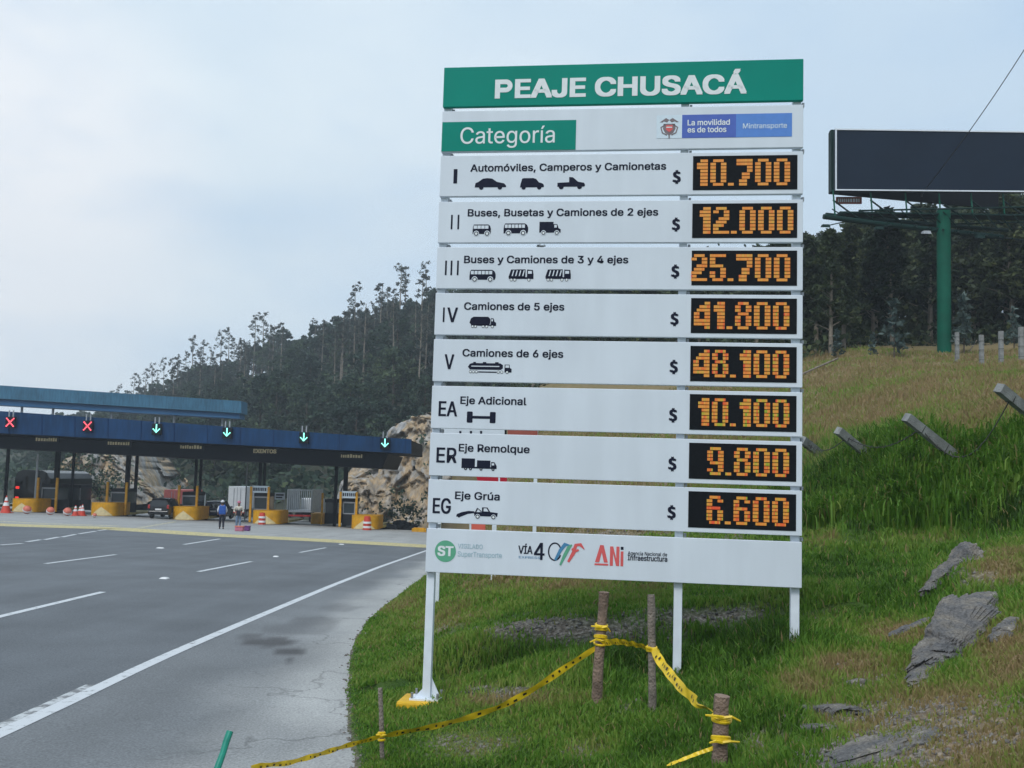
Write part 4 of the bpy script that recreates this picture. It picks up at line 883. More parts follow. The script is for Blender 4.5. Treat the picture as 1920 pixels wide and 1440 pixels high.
ROWS = [('I', (850, 857, 344), 'Automóviles, Camperos y Camionetas', 882, 1249, 320, '10.700', [(SEDAN, 890, 949, 334, 355), (VAN, 975, 1020, 334, 355), (PICKUP, 1045, 1097, 332, 354)]),
        ('II', (845, 859, 430), 'Buses, Busetas y Camiones de 2 ejes', 877, 1234, 405, '12.000', [(bus(4), 886, 920, 421, 441), (bus(6), 944, 990, 419, 440), (TRUCK, 1011, 1051, 416, 440)]),
        ('III', (834, 858, 516), 'Buses y Camiones de 3 y 4 ejes', 870, 1178, 493.5, '25.700', [(bus(6), 880, 929, 506, 527), (dump(3), 953, 1000, 505, 527), (dump(4), 1022, 1070, 505, 527)]),
        ('IV', (830, 858, 604), 'Camiones de 5 ejes', 870, 1058, 581.5, '41.800', [(TANK5, 880, 930, 594, 615)]),
        ('V', (833, 851, 692), 'Camiones de 6 ejes', 867, 1056, 669.5, '48.100', [(TANK6, 877, 959, 679, 700)]),
        ('EA', (822, 857, 780), 'Eje Adicional', 863, 987, 758.5, '10.100', [(AXLE, 875, 929, 772, 793)]),
        ('ER', (818, 856, 867), 'Eje Remolque', 860, 993, 848, '9.800', [(TRAILER, 865, 931, 860, 882)]),
        ('EG', (811, 845, 962), 'Eje Grúa', 853, 937, 937, '6.600', [(TOW, 855, 933, 950, 972)])]
TOPS = [3.826, 3.389, 2.961, 2.532, 2.104, 1.676, 1.248, .826]
DIG = {'0': ['.###.', '##.##', '##.##', '##.##', '##.##', '##.##', '##.##', '.###.'], '1': ['.##', '###', '###', '.##', '.##', '.##', '.##', '.##'], '2': ['.###.', '##.##', '...##', '..###', '.###.', '###..', '##...', '#####'],
       '4': ['...##', '..###', '.####', '##.##', '##.##', '#####', '#####', '...##'], '5': ['#####', '##...', '##...', '####.', '...##', '##.##', '##.##', '.###.'], '6': ['.###.', '##.##', '##...', '####.', '##.##', '##.##', '##.##', '.###.'],
       '7': ['#####', '#####', '...##', '...##', '..##.', '..##.', '.##..', '.##..'], '8': ['.###.', '##.##', '##.##', '.###.', '##.##', '##.##', '##.##', '.###.'], '9': ['.###.', '##.##', '##.##', '##.##', '.####', '...##', '##.##', '.###.'], '.': ['..', '..', '..', '..', '..', '..', '..', '##']}
def led_mat():
    m = bpy.data.materials.new('lit led dots'); m.use_nodes = True; t = m.node_tree; b = t.nodes['Principled BSDF']
    a = t.nodes.new('ShaderNodeAttribute'); a.attribute_name = 'tint'; r = t.nodes.new('ShaderNodeValToRGB'); e = r.color_ramp.elements
    e[0].position = 0; e[0].color = (.62, .07, .02, 1); e[1].position = 1; e[1].color = (.20, .33, .015, 1)
    for p, c in ((.3, (.62, .20, .02, 1)), (.55, (.62, .27, .04, 1)), (.8, (.50, .32, .03, 1))): q = e.new(p); q.color = c
    t.links.new(a.outputs['Fac'], r.inputs[0]); t.links.new(r.outputs[0], b.inputs['Emission Color']); b.inputs['Emission Strength'].default_value = .68
    t.links.new(r.outputs[0], b.inputs['Base Color']); b.inputs['Base Color'].default_value = (.02, .01, .005, 1); t.links.remove(b.inputs['Base Color'].links[0]); return m
M['led'] = led_mat()
def digits(txt, v0, parent, i):
    rng = np.random.default_rng(50 + i); V = []; T = []
    adv = {'.': .066, '1': .128}; wd = {'.': .05, '1': .096}
    u = {0: 3.165, 1: 3.195, 2: 3.17, 3: 3.165, 4: 3.165, 5: 3.168, 6: 3.168, 7: 3.168}[i]; h = .248; rh = h / 8
    bias = np.interp(i, [0, 1, 2, 3, 5, 7], [.46, .5, .46, .42, .5, .42]); spread = np.interp(i, [0, 2, 4, 7], [.07, .11, .2, .22])
    for ch in txt[::-1]:
        w_ = wd.get(ch, .140); rows = DIG[ch]; nc = len(rows[0]); V = []; T = []
        ed = {5: [0, .17, .34, .66, .83, 1], 3: [0, .32, .66, 1], 2: [0, .5, 1]}[nc]
        for r, row in enumerate(rows):
            rowb = rng.normal(0, spread * .5)
            for c, q in enumerate(row):
                if q != '#': continue
                for sx in (0, 1):
                    cw = (ed[c + 1] - ed[c]) * w_; a = u - w_ + ed[c] * w_ + sx * .5 * cw; z1 = v0 + h - r * rh - .003; z0 = z1 - rh + .0062
                    V += [(a, -.008, z0), (a + cw * .5 - .0004, -.008, z0), (a + cw * .5 - .0004, -.008, z1), (a, -.008, z1)]; T.append(np.clip(bias + rowb + rng.normal(0, spread), 0, 1))
        u -= adv.get(ch, .163)
        mesh_np('price_digit' if ch != '.' else 'price_point', V, np.arange(len(V)).reshape(-1, 4), M['led'], parent, attrs={'tint': np.repeat(T, 4)})
for i, (num, (nx0, nx1, ny), txt, tx0, tx1, ty, price, pics) in enumerate(ROWS):
    top = TOPS[i]; row = panel('price_row', top - .386, top, M['white_sheet'])
    f = Flat(); a, b = S(nx0, ny), S(nx1, ny); nw = b[0] - a[0]; ns = num.count('I')
    for k in range(ns): f.rect(a[0] + (k * nw / max(ns - 1, 1) if num != 'IV' else 0) - (.008 if k else 0), a[0] + (k * nw / max(ns - 1, 1) if num != 'IV' else 0) + (.016 if num != 'I' else nw) - (.008 if k else 0), a[1], a[1] + .136, 'navy_ink')
    if 'I' not in num: f.text(num, a[0], a[1], nw, .136, 'navy_ink', .007, .003)
    if num == 'IV': f.text('V', a[0] + .04, a[1], nw - .04, .136, 'navy_ink', .007, .003)
    f.build('category_numeral', row); f = Flat()
    a, b = S(tx0, ty), S(tx1, ty); f.text(txt, a[0], (a[1] + b[1]) / 2, b[0] - a[0], .068, 'navy_ink', .0095)
    f.build('lettering', row); f = Flat(); f.text('$', 2.135, top - .272, .074, .100, 'navy_ink', .009, .003, 1); f.build('currency_mark', row)
    for shp, x0, x1, y0, y1 in pics: f = Flat(); pic(f, box_of(x0, x1, y0, y1), shp); f.build('pictogram', row)
    G().box(2.316, 3.229, -.004, -.0004, top - .346, top - .033).build('led_screen', M['screen_black'], row)
    digits(price, top - .312, row, i)
lg = panel('logo_panel', 0, .388, M['white_sheet'])
f = Flat(); f.disc(.178, .19, .096, 'mint_ink', .0025, 36); f.text('ST', .107, .148, .145, .088, 'white_ink', .016, .004)
f.text('VIGILADO', .29, .222, .225, .04, 'faint_ink', .004); f.text('SuperTransporte', .29, .150, .40, .045, 'faint_ink', .004); f.build('transport_logo', lg)
f = Flat(); f.text('VÍA', .835, .196, .128, .07, 'navy_ink', .008); f.text('EXPRESS', .842, .155, .19, .02, 'teal_ink', .0); f.text('4', .975, .147, .095, .150, 'navy_ink', .003, .003, 1)
f.stroke([(1.16 + .055 * math.cos(t), .225 + .075 * math.sin(t)) for t in np.linspace(.5, 5.9, 26)], [.012] * 26, 'navy_ink')
f.stroke([(1.165, .15), (1.21, .24), (1.25, .292), (1.29, .285)], [.02, .03, .034, .012], 'teal_ink', .0035); f.stroke([(1.21, .11), (1.25, .2), (1.285, .27), (1.31, .29)], [.015, .03, .03, .012], 'mint_ink', .0045)
f.stroke([(1.28, .14), (1.325, .22), (1.345, .29), (1.385, .295), (1.42, .255)], [.02, .034, .03, .03, .006], 'coral_ink', .0035); f.stroke([(1.31, .255), (1.345, .235), (1.37, .25)], .02, 'coral_ink', .0045); f.build('road_logo', lg)
f = Flat(); f.poly([(1.515, .148), (1.552, .148), (1.573, .235), (1.594, .148), (1.628, .148), (1.588, .298), (1.558, .298)], 'coral_ink'); f.rect(1.512, 1.632, .122, .138, 'coral_ink')
f.poly([(1.645, .122), (1.672, .122), (1.672, .232), (1.70, .122), (1.727, .122), (1.727, .29), (1.70, .29), (1.70, .185), (1.672, .29), (1.645, .29)], 'coral_ink'); f.rect(1.738, 1.762, .122, .25, 'coral_ink'); f.rect(1.738, 1.762, .264, .29, 'navy_ink')
f.rect(1.776, 1.779, .12, .29, 'pale_ink'); f.text('Agencia Nacional de', 1.80, .222, .34, .032, 'navy_ink', .004); f.text('Infraestructura', 1.80, .176, .342, .046, 'navy_ink', .008); f.build('agency_logo', lg)
# posts behind the panels
PB = {}
for k, (u0, foot) in enumerate([(.003, (803, 1312)), (2.205, (1278, 1257)), (3.196, (1494, 1197))]):
    v0 = S(*foot)[1] - .04; PB[k] = (u0, v0)
    po = G().box(u0, u0 + .072, .053, .125, v0, 4.66, bev=.004).build('post', M['white_steel'], sign)
    for tp in [4.254] + TOPS + [.388]: G().box(u0 + .078, u0 + .10, .052, .115, tp + .004, tp + .036).build('clamp', M['grey_steel'], po)
u0, v0 = PB[0]
pl = G().box(u0 - .10, u0 + .17, -.02, .20, v0 + .03, v0 + .045).build('base_plate', M['white_steel'], sign)
g = G(); g.prism([(u0 + .073, .085, v0 + .045), (u0 + .16, .085, v0 + .045), (u0 + .073, .085, v0 + .22)], (0, .008, 0)); g.prism([(u0 - .001, .085, v0 + .045), (u0 - .07, .085, v0 + .045), (u0 - .001, .085, v0 + .12)], (0, .008, 0)); g.build('gusset', M['white_steel'], pl)
g = G()
for a, b in ((-.08, .0), (.15, .0), (-.08, .18), (.15, .18)): g.lathe([(.012, 0), (.012, .05)], (u0 + a, b, v0 + .045), 8)
g.build('bolt', M['bolt'], pl)
G().box(u0 - .20, u0 + .28, -.10, .28, v0 - .12, v0 + .03, bev=.02).build('footing', M['yellow_paint'], sign)

# ------------------------------------------------------------------ toll plaza
def W0(px, py, d): return Vector(P(px, py, d))
DF = 84.0
def slab(g, top, bot, d0, depth, mi=0):
    """a long box whose front face runs between two (px, py) top points and two bottom points at depth d0"""
    a, b = W0(*bot[0], d0), W0(*bot[1], d0); c, d_ = W0(*top[1], d0), W0(*top[0], d0); o = Vector((0, depth, 0))
    return g.hexa([a, b, b + o, a + o, d_, c, c + o, d_ + o], mi)
M['fascia_joint'] = mat('fascia joint', lin(10, 40, 80), 0.6, 0.2, 2, spec=.1)
o0 = W0(400, 985, 90)
can = empty('toll_canopy', o0, 'long dark canopy with a blue fascia over all the toll lanes', 'canopy')
g = slab(G(), ((-520, 735), (771, 823.5)), ((-520, 786), (771, 850.5)), DF, .5)
for px in range(-480, 771, 62):
    t_ = (px + 520) / 1291; g.prism([W0(px, 786 + 64.5 * t_, DF - .004), W0(px + 1.3, 786 + 64.6 * t_, DF - .004), W0(px + 1.3, 735.5 + 88.5 * t_, DF - .004), W0(px, 735.5 + 88.5 * t_, DF - .004)], (0, -.03, 0), 1)
g.build('fascia', [M['fascia_blue'], M['fascia_joint']], can, o0)
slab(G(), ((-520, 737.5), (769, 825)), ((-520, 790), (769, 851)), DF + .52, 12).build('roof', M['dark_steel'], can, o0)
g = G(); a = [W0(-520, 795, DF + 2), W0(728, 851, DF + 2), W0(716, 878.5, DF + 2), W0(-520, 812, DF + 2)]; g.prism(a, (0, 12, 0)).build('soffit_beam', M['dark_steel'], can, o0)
def top_z(px): return P(px, np.interp(px, [-520, 716], [814, 877]), DF + 2)[2]
for px, yb, d, wd in [(8, 957, 91, .22), (-120, 950, 91, .3), (-260, 944, 91, .3), (102, 962, 92, .36), (132, 962, 95, .2), (235, 967, 91, .34), (251, 968, 94, .24), (363, 972, 92, .22), (372, 972, 93.5, .22), (484, 978, 92, .26), (492, 978, 93.5, .22), (627, 985, 90, .26), (645, 986, 92, .36)]:
    b = P(px, yb, d); zt = P(px, np.interp(px, [-520, 716], [812, 875]), d)[2]; h = wd / 2
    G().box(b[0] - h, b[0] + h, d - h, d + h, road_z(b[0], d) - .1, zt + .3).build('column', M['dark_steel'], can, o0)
o1 = W0(200, 790, 104)
up = empty('upper_roof', o1, 'pale faded blue roof strip raised above the toll canopy', 'roof')
slab(G(), ((-420, 695), (452, 752)), ((-420, 722), (452, 775)), 103, 2.5).build('roof_sheet', M['roof_blue'], up, o1)
slab(G(), ((-420, 722.5), (449, 775.5)), ((-420, 736), (449, 785)), 103.3, 2).build('gutter', M['roof_blue_dark'], up, o1)
for px in (-260, -110, 46, 104, 214, 330, 420):
    p_ = W0(px, np.interp(px, [-420, 460], [735, 784]), 104.5); G().box(p_.x - .09, p_.x + .09, 103.9, 104.1, p_.z - 2.4, p_.z + .2).build('support_post', M['grey_steel'], up, o1)
tp = M['dark_steel']
# lane signals on the fascia
def signal(px, py, kind, label):
    c = W0(px, py, DF - .28); o = empty('lane_signal', c, label, 'lane signal', 'lane signals on the canopy fascia')
    G().box(-.40, .40, -.10, .18, -.5, .42, bev=.04).build('housing', M['dark_steel'], o)
    for s in (-1, 1): G().tube([(s * .17, .02, .42), (s * .17, .02, .95)], .06, 8).build('bracket', M['grey_steel'], o)
    g = G()
    if kind == 'x':
        for k in range(-3, 4):
            for s in (-1, 1):
                if k or s > 0: g.box(k * .095 - .05, k * .095 + .05, -.125, -.102, s * k * .105 - .05 - .04, s * k * .105 + .05 - .04)
        g.build('red_cross', M['led_red'], o)
    else:
        for k in range(7): g.box(-.05, .05, -.125, -.102, .28 - k * .1, .375 - k * .1)
        for k in range(1, 4):
            for s in (-1, 1): g.box(s * k * .085 - .045, s * k * .085 + .045, -.125, -.102, -.33 + k * .085, -.24 + k * .085)
        g.build('green_arrow', M['led_green'], o)
for px, py, k, lb in [(20, 791, 'x', 'red cross lane signal at the far left of the blue fascia'), (165, 798, 'x', 'red cross lane signal beside the green arrows'), (294, 804, 'a', 'green arrow lane signal next to the red crosses'), (426, 811, 'a', 'green arrow lane signal, second in the row of green arrows from the red crosses'),
                      (570, 820, 'a', 'green arrow lane signal, third in the row of green arrows from the red crosses'), (722, 831, 'a', 'green arrow lane signal at the right end of the blue fascia')]: signal(px, py, k, lb)
# name boards under the fascia
def board(px, py, txt, label):
    c = W0(px, py, DF + 1.86); o = empty('lane_name_board', c, label, 'lane sign', 'lane name boards under the fascia')
    G().box(-1.05, 1.05, -.06, .12, -.26, .26, bev=.02).build('board', M['booth_dark'], o); f = Flat()
    if txt: f.text(txt, -.98, -.17, 1.96, .34, 'dim_letters', .02, .065)
    else:
        rng = random.Random(px); x = -.92
        while x < .85: w_ = rng.uniform(.10, .2); f.rect(x, x + w_, -.15, .15 - rng.random() * .08, 'dim_letters', .065); x += w_ + .06
    f.build('lettering', o)
for px, py, t_, lb in [(88, 824, '', 'dim lane name board under the fascia, leftmost in view'), (223, 831, '', 'dim lane name board between the second red cross and first green arrow'), (359, 838, '', 'dim lane name board just right of the first green arrow'),
                       (497, 846, 'EXENTOS', 'lane name board with the clearest pale letters, below the middle of the fascia'), (660, 855, '', 'dim lane name board nearest the rock face')]: board(px, py, t_, lb)
# booths with their guard posts, the yellow island noses in front
def booth(px, py, d, w_, h_, sign_txt, label, dark=False, posts=(-1, 1)):
    b = P(px, py, d); b[2] = road_z(b[0], b[1]); o = empty('toll_booth', b, label, 'toll booth', 'booths of the toll plaza')
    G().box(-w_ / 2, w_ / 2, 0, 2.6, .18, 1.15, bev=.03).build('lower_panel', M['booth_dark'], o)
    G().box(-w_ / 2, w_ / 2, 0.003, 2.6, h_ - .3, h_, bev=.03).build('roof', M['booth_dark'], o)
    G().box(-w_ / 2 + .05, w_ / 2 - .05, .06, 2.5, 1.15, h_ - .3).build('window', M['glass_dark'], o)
    g = G()
    for x in (-w_ / 2 + .04, w_ / 2 - .04): g.box(x - .04, x + .04, -.02, .06, 1.15, h_ - .3)
    if not dark:
        g.box(-w_ / 2 + .08, w_ / 2 - .08, -.02, .05, 1.15, 1.24); g.box(-w_ / 2 + .08, w_ / 2 - .08, -.02, .05, h_ - .42, h_ - .3)
    g.build('window_frame', M['grey_steel'], o)
    for s in posts: G().box(s * (w_ / 2 + .16) - .09, s * (w_ / 2 + .16) + .09, -.5, -.3, .1, h_ + .55).build('guard_post', M['yellow_steel'], o)
    if sign_txt:
        sg = G().box(-w_ / 2 - .1, w_ / 2 + .15, -.35, -.25, h_ + .02, h_ + .62).build('sign_board', M['pale_ink'], o); f = Flat(); rng = random.Random(px); x = -w_ / 2
        while x < w_ / 2 - .05: k = rng.uniform(.08, .14); f.rect(x, x + k, h_ + .18, h_ + .46, 'navy_ink', .355); x += k + .05
        f.build('lettering', sg)
    return o
booth(90, 958, 90, 1.35, 2.5, False, 'toll booth with a white window frame, left of the red and white cones')
booth(220, 966, 89.5, 1.35, 2.4, False, 'toll booth with blue green glass behind the second yellow island nose')
booth(353, 972, 89, 1.25, 2.4, False, 'toll booth beside the parked black car')
booth(487, 979, 88.5, 1.2, 2.6, True, 'toll booth with a white sign on its roof behind the two pedestrians')
booth(653, 990, 87.5, 1.05, 2.5, True, 'toll booth with a white sign on its roof nearest the rock face')
booth(131, 960, 97, 1.8, 2.6, False, 'dark rear booth between the two red crossed lanes', True, ())
booth(621, 984, 93, 1.3, 2.4, False, 'narrow dark rear booth left of the booth nearest the rock face', True, (-1,))
booth(-55, 952, 90, 1.35, 2.5, False, 'toll booth just beyond the left edge of the photograph')
def nose(px, py, d, label, w_=2.3, h_=1.12, chev=True):
    b = P(px, py, d); b[2] = road_z(b[0], b[1]); o = empty('island_nose', b, label, 'barrier', 'yellow noses of the toll islands'); R_ = w_ / 2
    ring = [(R_ * math.cos(a), .9 + R_ * .8 * -math.sin(a)) for a in np.linspace(0, math.pi, 15)] + [(-R_, 3.5), (R_, 3.5)]
    g = G(); g.prism([(x, y, 0) for x, y in ring], (0, 0, h_)); g.build('concrete_nose', M['yellow_steel'], o, smooth=True)
    if chev:
        g = G(); A = np.linspace(math.pi * .22, math.pi * .78, 9); V = [((R_ + .012) * math.cos(a), .9 - (R_ * .8 + .012) * math.sin(a), .03) for a in A]
        top = ((R_ + .012) * math.cos(math.pi / 2), .9 - (R_ * .8 + .012), h_ * .66)
        for i_ in range(8):
            za = h_ * .66 * (1 - abs(A[i_] - math.pi / 2) / (math.pi * .28)) + .03; zb = h_ * .66 * (1 - abs(A[i_ + 1] - math.pi / 2) / (math.pi * .28)) + .03
            g.add([V[i_], V[i_ + 1], (V[i_ + 1][0], V[i_ + 1][1], zb), (V[i_][0], V[i_][1], za)], [[0, 1, 2, 3]])
        g.build('chevron_mark', M['chevron'], o)
    G().box(-R_ - .1, R_ + .1, 3.52, 9.5, 0, .2, bev=.02).build('island_kerb', M['yellow_worn'], o)
nose(40, 957, 87, 'yellow island nose at the far left beside the large traffic cone'); nose(189, 966, 87, 'yellow island nose beside the cluster of red and white cones'); nose(343, 972.5, 86.5, 'yellow island nose with a pale chevron beside the black car')
nose(496, 981.5, 86, 'yellow island nose behind the single red barrel and pedestrians', 2.4); nose(682, 992, 84.5, 'yellow island nose nearest the rock face', 2.3); nose(591, 979, 96, 'small rear yellow island nose between the two rightmost lanes', 1.2, 1.0, False)
nose(-95, 951, 87, 'yellow island nose just beyond the left edge of the photograph')
# cones, balls, barrels
def cone(px, py, d, h, label):
    b = P(px, py, d); b[2] = road_z(b[0], b[1]) + .004; o = empty('traffic_cone', b, label, 'traffic cone', 'traffic cones closing lanes'); r = h * .26
    G().box(-r * 1.25, r * 1.25, -r * 1.25, r * 1.25, 0, .05, bev=.01).build('base', M['red_plastic'], o); g = G(); pr = [(r * (1 - k / 10) + .03, .05 + (h - .05) * k / 10) for k in range(11)]
    g.lathe(pr[:5], n=14); g.lathe(pr[6:8], n=14); g.lathe(pr[9:], n=14); g.build('cone', M['red_plastic'], o, smooth=True)
    for a in (4, 7): G().lathe([(pr[a][0], pr[a][1]), (pr[a + 2 if a == 4 else a + 2][0], pr[a + 2 if a == 4 else a + 2][1])], n=14).build('white_band', M['white_plastic'], o, smooth=True)
cone(10, 968, 80, 1.35, 'large faded red traffic cone at the far left'); cone(141, 966.5, 82, .85, 'red and white traffic cone, left of the pair by the yellow nose'); cone(154, 966, 83, .95, 'red and white traffic cone, right of the pair by the yellow nose'); cone(150, 962, 86, .8, 'traffic cone partly hidden behind the front pair of cones')
def ball(px, py, d, r, label):
    b = P(px, py, d); b[2] = road_z(b[0], b[1]) + r; o = empty('marker_ball', b, label, 'marker ball', 'round orange markers'); bm = bmesh.new(); bmesh.ops.create_uvsphere(bm, u_segments=20, v_segments=14, radius=r)
    me = bpy.data.meshes.new('ball'); bm.to_mesh(me); bm.free(); me.materials.append(M['salmon']); me.polygons.foreach_set('use_smooth', [True] * len(me.polygons)); q = bpy.data.objects.new('ball', me); COL.objects.link(q); q.parent = o
    band = G().lathe([(r * 1.015 * math.cos(a), r * 1.015 * math.sin(a)) for a in (-.22, 0, .22)], n=20).build('white_band', M['white_plastic'], o, smooth=True); band.rotation_euler = (.5, .4, 0)
ball(50, 968.5, 80.5, .33, 'round orange marker ball in front of the far left island nose'); ball(94, 969, 81, .32, 'round orange marker ball in front of the booth with the white window frame'); ball(126, 970, 80.5, .33, 'round orange marker ball just left of the cones'); ball(177, 970.5, 80, .17, 'small orange marker ball in front of the second yellow nose')
def barrel(px, py, d, label, s=1.0):
    b = P(px, py, d); b[2] = road_z(b[0], b[1]); o = empty('traffic_barrel', b, label, 'barrel', 'red plastic traffic barrels'); G().lathe([(.30 * s, 0), (.31 * s, .05), (.27 * s, .35), (.28 * s, .38), (.25 * s, .72), (.22 * s, .95 * s), (.05, .98 * s)], n=18).build('drum', M['red_plastic'], o, smooth=True)
    for z in (.25, .6): G().lathe([(.30 * s, z - .08), (.285 * s, z + .08)], n=18).build('white_band', M['white_plastic'], o, smooth=True)
barrel(491, 983, 83.5, 'red and white barrel in front of the yellow nose behind the pedestrians'); barrel(688, 994, 82, 'red barrel in front of the yellow nose nearest the rock face', 1.15)
# small white notice between booths, thin lamp pole
b = P(523, 966, 100); o = empty('notice_board', b, 'small white notice on thin legs behind the booths', 'notice'); G().box(-.5, .5, 0, .05, 1.5, 2.2).build('panel', M['white_sheet'], o)
f = Flat(); f.rect(-.38, .38, 1.9, 2.05, 'navy_ink', .003); f.rect(-.38, .25, 1.66, 1.78, 'navy_ink', .003); f.build('lettering', o)
for s in (-.45, .45): G().box(s - .03, s + .03, .06, .1, -1.4, 2.2).build('leg', M['grey_steel'], o)
b = P(459, 972, 98); b[2] = road_z(b[0], b[1]); o = empty('lamp_pole', b, 'thin pale lamp pole rising behind the pedestrians', 'pole'); G().tube([(0, 0, 0), (0, 0, 7.5)], [.07, .05], 8).build('shaft', M['grey_steel'], o); G().box(-.18, .18, -.18, .18, 0, .05).build('base_plate', M['grey_steel'], o)
b = P(64, 962, 93); b[2] = road_z(b[0], b[1]); o = empty('lamp_pole', b, 'white pole standing beside the far left yellow guard posts', 'pole'); G().tube([(0, 0, 0), (0, 0, 5.2)], [.12, .09], 8).build('shaft', M['white_steel'], o); G().box(-.2, .2, -.2, .2, 0, .05).build('base_plate', M['grey_steel'], o)
# ------------------------------------------------------------------ vehicles at the booths
def wheel(o, x, y, r, wd=.22):
    w_ = G(); w_.lathe([(r * .6, -wd / 2), (r * .95, -wd / 2), (r, -wd * .3), (r, wd * .3), (r * .95, wd / 2), (r * .6, wd / 2)], n=20)
    q = w_.build('wheel', M['rubber'], o, smooth=True); q.location = (x, y, r); q.rotation_euler = (0, math.pi / 2, 0); G().lathe([(r * .58, -wd / 2 - .005), (r * .58, wd / 2 + .005)], n=16).build('rim', M['grey_steel'], q)
def suv(px, py, d, paint, label, rz=0.0, lit=False):
    b = P(px, py, d); b[2] = road_z(b[0], b[1]); o = empty('car', b, label, 'car', None, rz); w_ = .9
    # cross sections along the car: y, half widths at sill, waist, and roof, heights
    sec = [(0.0, .80, .86, .62, .42, 1.0, 1.0), (.12, .88, .90, .64, .34, 1.02, 1.55), (.5, .90, .91, .70, .32, 1.04, 1.70), (1.9, .90, .92, .71, .32, 1.02, 1.72), (2.9, .90, .92, .64, .32, 1.0, 1.45), (3.4, .90, .91, .8, .32, .98, 1.02), (4.3, .86, .86, .74, .36, .86, .90), (4.55, .74, .76, .6, .45, .7, .72)]
    V = []
    for y, a, c, r, z0, z1, z2 in sec: V += [(-a, y, z0), (-c, y, (z0 + z1) / 2), (-c * .98, y, z1), (-r, y, z2 - .02 if z2 > z1 else z2), (0, y, z2 + (.03 if z2 > z1 + .1 else .01)), (r, y, z2 - .02 if z2 > z1 else z2), (c * .98, y, z1), (c, y, (z0 + z1) / 2), (a, y, z0)]
    n = 9; Fq = [[i * n + j, i * n + j + 1, (i + 1) * n + j + 1, (i + 1) * n + j] for i in range(len(sec) - 1) for j in range(n - 1)] + [list(range(n)), [(len(sec) - 1) * n + j for j in range(n)][::-1]] + [[i * n, (i + 1) * n, (i + 1) * n + 8, i * n + 8] for i in range(len(sec) - 1)]
    g = G(); g.add(V, Fq); g.build('body', M[paint], o, smooth=True)
    G().add([(-.58, -.0, 1.08), (.58, -.0, 1.08), (.54, .105, 1.50), (-.54, .105, 1.50)], [[0, 1, 2, 3]]).build('rear_window', M['car_glass'], o)
    for s in (-1, 1):
        G().add([(s * .90, .45, 1.08), (s * .90, 2.85, 1.08), (s * .74, 2.3, 1.62), (s * .735, .6, 1.62)], [[0, 1, 2, 3][::s]]).build('side_window', M['car_glass'], o)
        G().box(s * .80 - .09, s * .80 + .09, -.03, .06, .86, 1.18, bev=.02).build('tail_light', M['tail_light' if lit else 'tail_lens'], o)
        for y in (.85, 3.55): wheel(o, s * .80, y, .34)
        G().box(s * 1.0 - .1, s * 1.0 + .1, 2.75, 2.9, 1.05, 1.2, bev=.03).build('mirror', M[paint], o)
    G().box(-.84, .84, -.09, .1, .42, .66, bev=.04).build('bumper', M[paint], o); G().box(-.26, .26, -.012, -.004, .72, .86).build('number_plate', M['white_plastic'], o)
suv(296, 969, 86, 'car_black', 'black car seen from behind, stopped at the third booth'); suv(399, 970, 92, 'car_blue', 'dark blue car half hidden behind the pedestrian with the blue backpack', .05, True)
def truck(px, py, d, w_, l_, h_, boxm, label, kind):
    b = P(px, py, d); b[2] = road_z(b[0], b[1]); o = empty('truck', b, label, 'truck'); hw = w_ / 2
    if kind == 'slat':
        G().box(-hw, hw, 0, l_, .98, 1.15, bev=.02).build('cargo_bed', M['grey_steel'], o); g = G()
        for k in range(13): x = -hw + .06 + (w_ - .12) * k / 12; g.box(x - .04, x + .04, 0, .06, 1.15, h_)
        g.box(-hw, hw, .061, .09, h_ - .12, h_); g.build('cargo_box', M['mesh_grey'], o)
        for s in (-1, 1): G().box(s * hw - .05, s * hw + .05, .1, l_, 1.15, h_).build('side_panel', M['mesh_grey'], o)
    else:
        G().box(-hw, hw, 0, l_, .95, h_, bev=.04).build('cargo_box', M[boxm], o); g = G(); g.box(-.02, .02, -.03, -.003, 1.0, h_ - .1)
        for s in (-.35, .35): g.box(s - .025, s + .025, -.05, -.003, 1.1, h_ - .2)
        g.build('door_bar', M['grey_steel'], o)
    G().box(-hw + .05, hw - .05, -.06, .05, .55, .72, bev=.02).build('tail_bar', M['truck_red_bar'], o); G().box(-hw + .1, hw - .1, l_ + .12, l_ + 1.9, .5, 2.3, bev=.15).build('cab', M['truck_white'], o); G().box(-.4, .4, .1, l_ + .5, .6, .9).build('chassis', M['dark_steel'], o)
    for s in (-1, 1):
        G().box(s * (hw - .2) - .14, s * (hw - .2) + .14, -.09, -.062, .56, .7).build('tail_light', M['tail_lens'], o)
        for y in (1.0, l_ + .9): wheel(o, s * (hw - .2), y, .45, .28)
truck(443, 966, 108, 1.9, 4.5, 3.35, 'truck_white', 'white box truck ahead of the pedestrians', 'box'); truck(560, 972, 104, 2.5, 6, 3.3, 'mesh_grey', 'grey slatted truck with a red tail bar in the open right lane', 'slat'); truck(326, 962, 112, 2.4, 6, 2.7, 'truck_red', 'faded red truck beyond the black car', 'box')
b = P(57, 955, 94); b[2] = road_z(b[0], b[1]); o = empty('bus', b, 'tall dark bus with lit red tail lights at the far left booth', 'bus'); g = G()
g.prism([(-1.6, 0, .4), (1.6, 0, .4), (1.62, 0, 1.8), (1.6, 0, 3.0), (1.3, 0, 3.5), (.9, 0, 3.72), (-.9, 0, 3.75), (-1.35, 0, 3.55), (-1.6, 0, 3.0), (-1.62, 0, 1.8)], (0, 9.5, 0)); g.build('body', M['car_black'], o)
G().box(-1.1, 1.1, -.02, -.003, 2.0, 3.1).build('rear_window', M['car_glass'], o); G().box(-1.55, 1.55, -.1, .05, .4, .75, bev=.05).build('bumper', M['dark_steel'], o); G().box(-.3, .3, -.012, -.004, 1.0, 1.18).build('number_plate', M['white_plastic'], o)
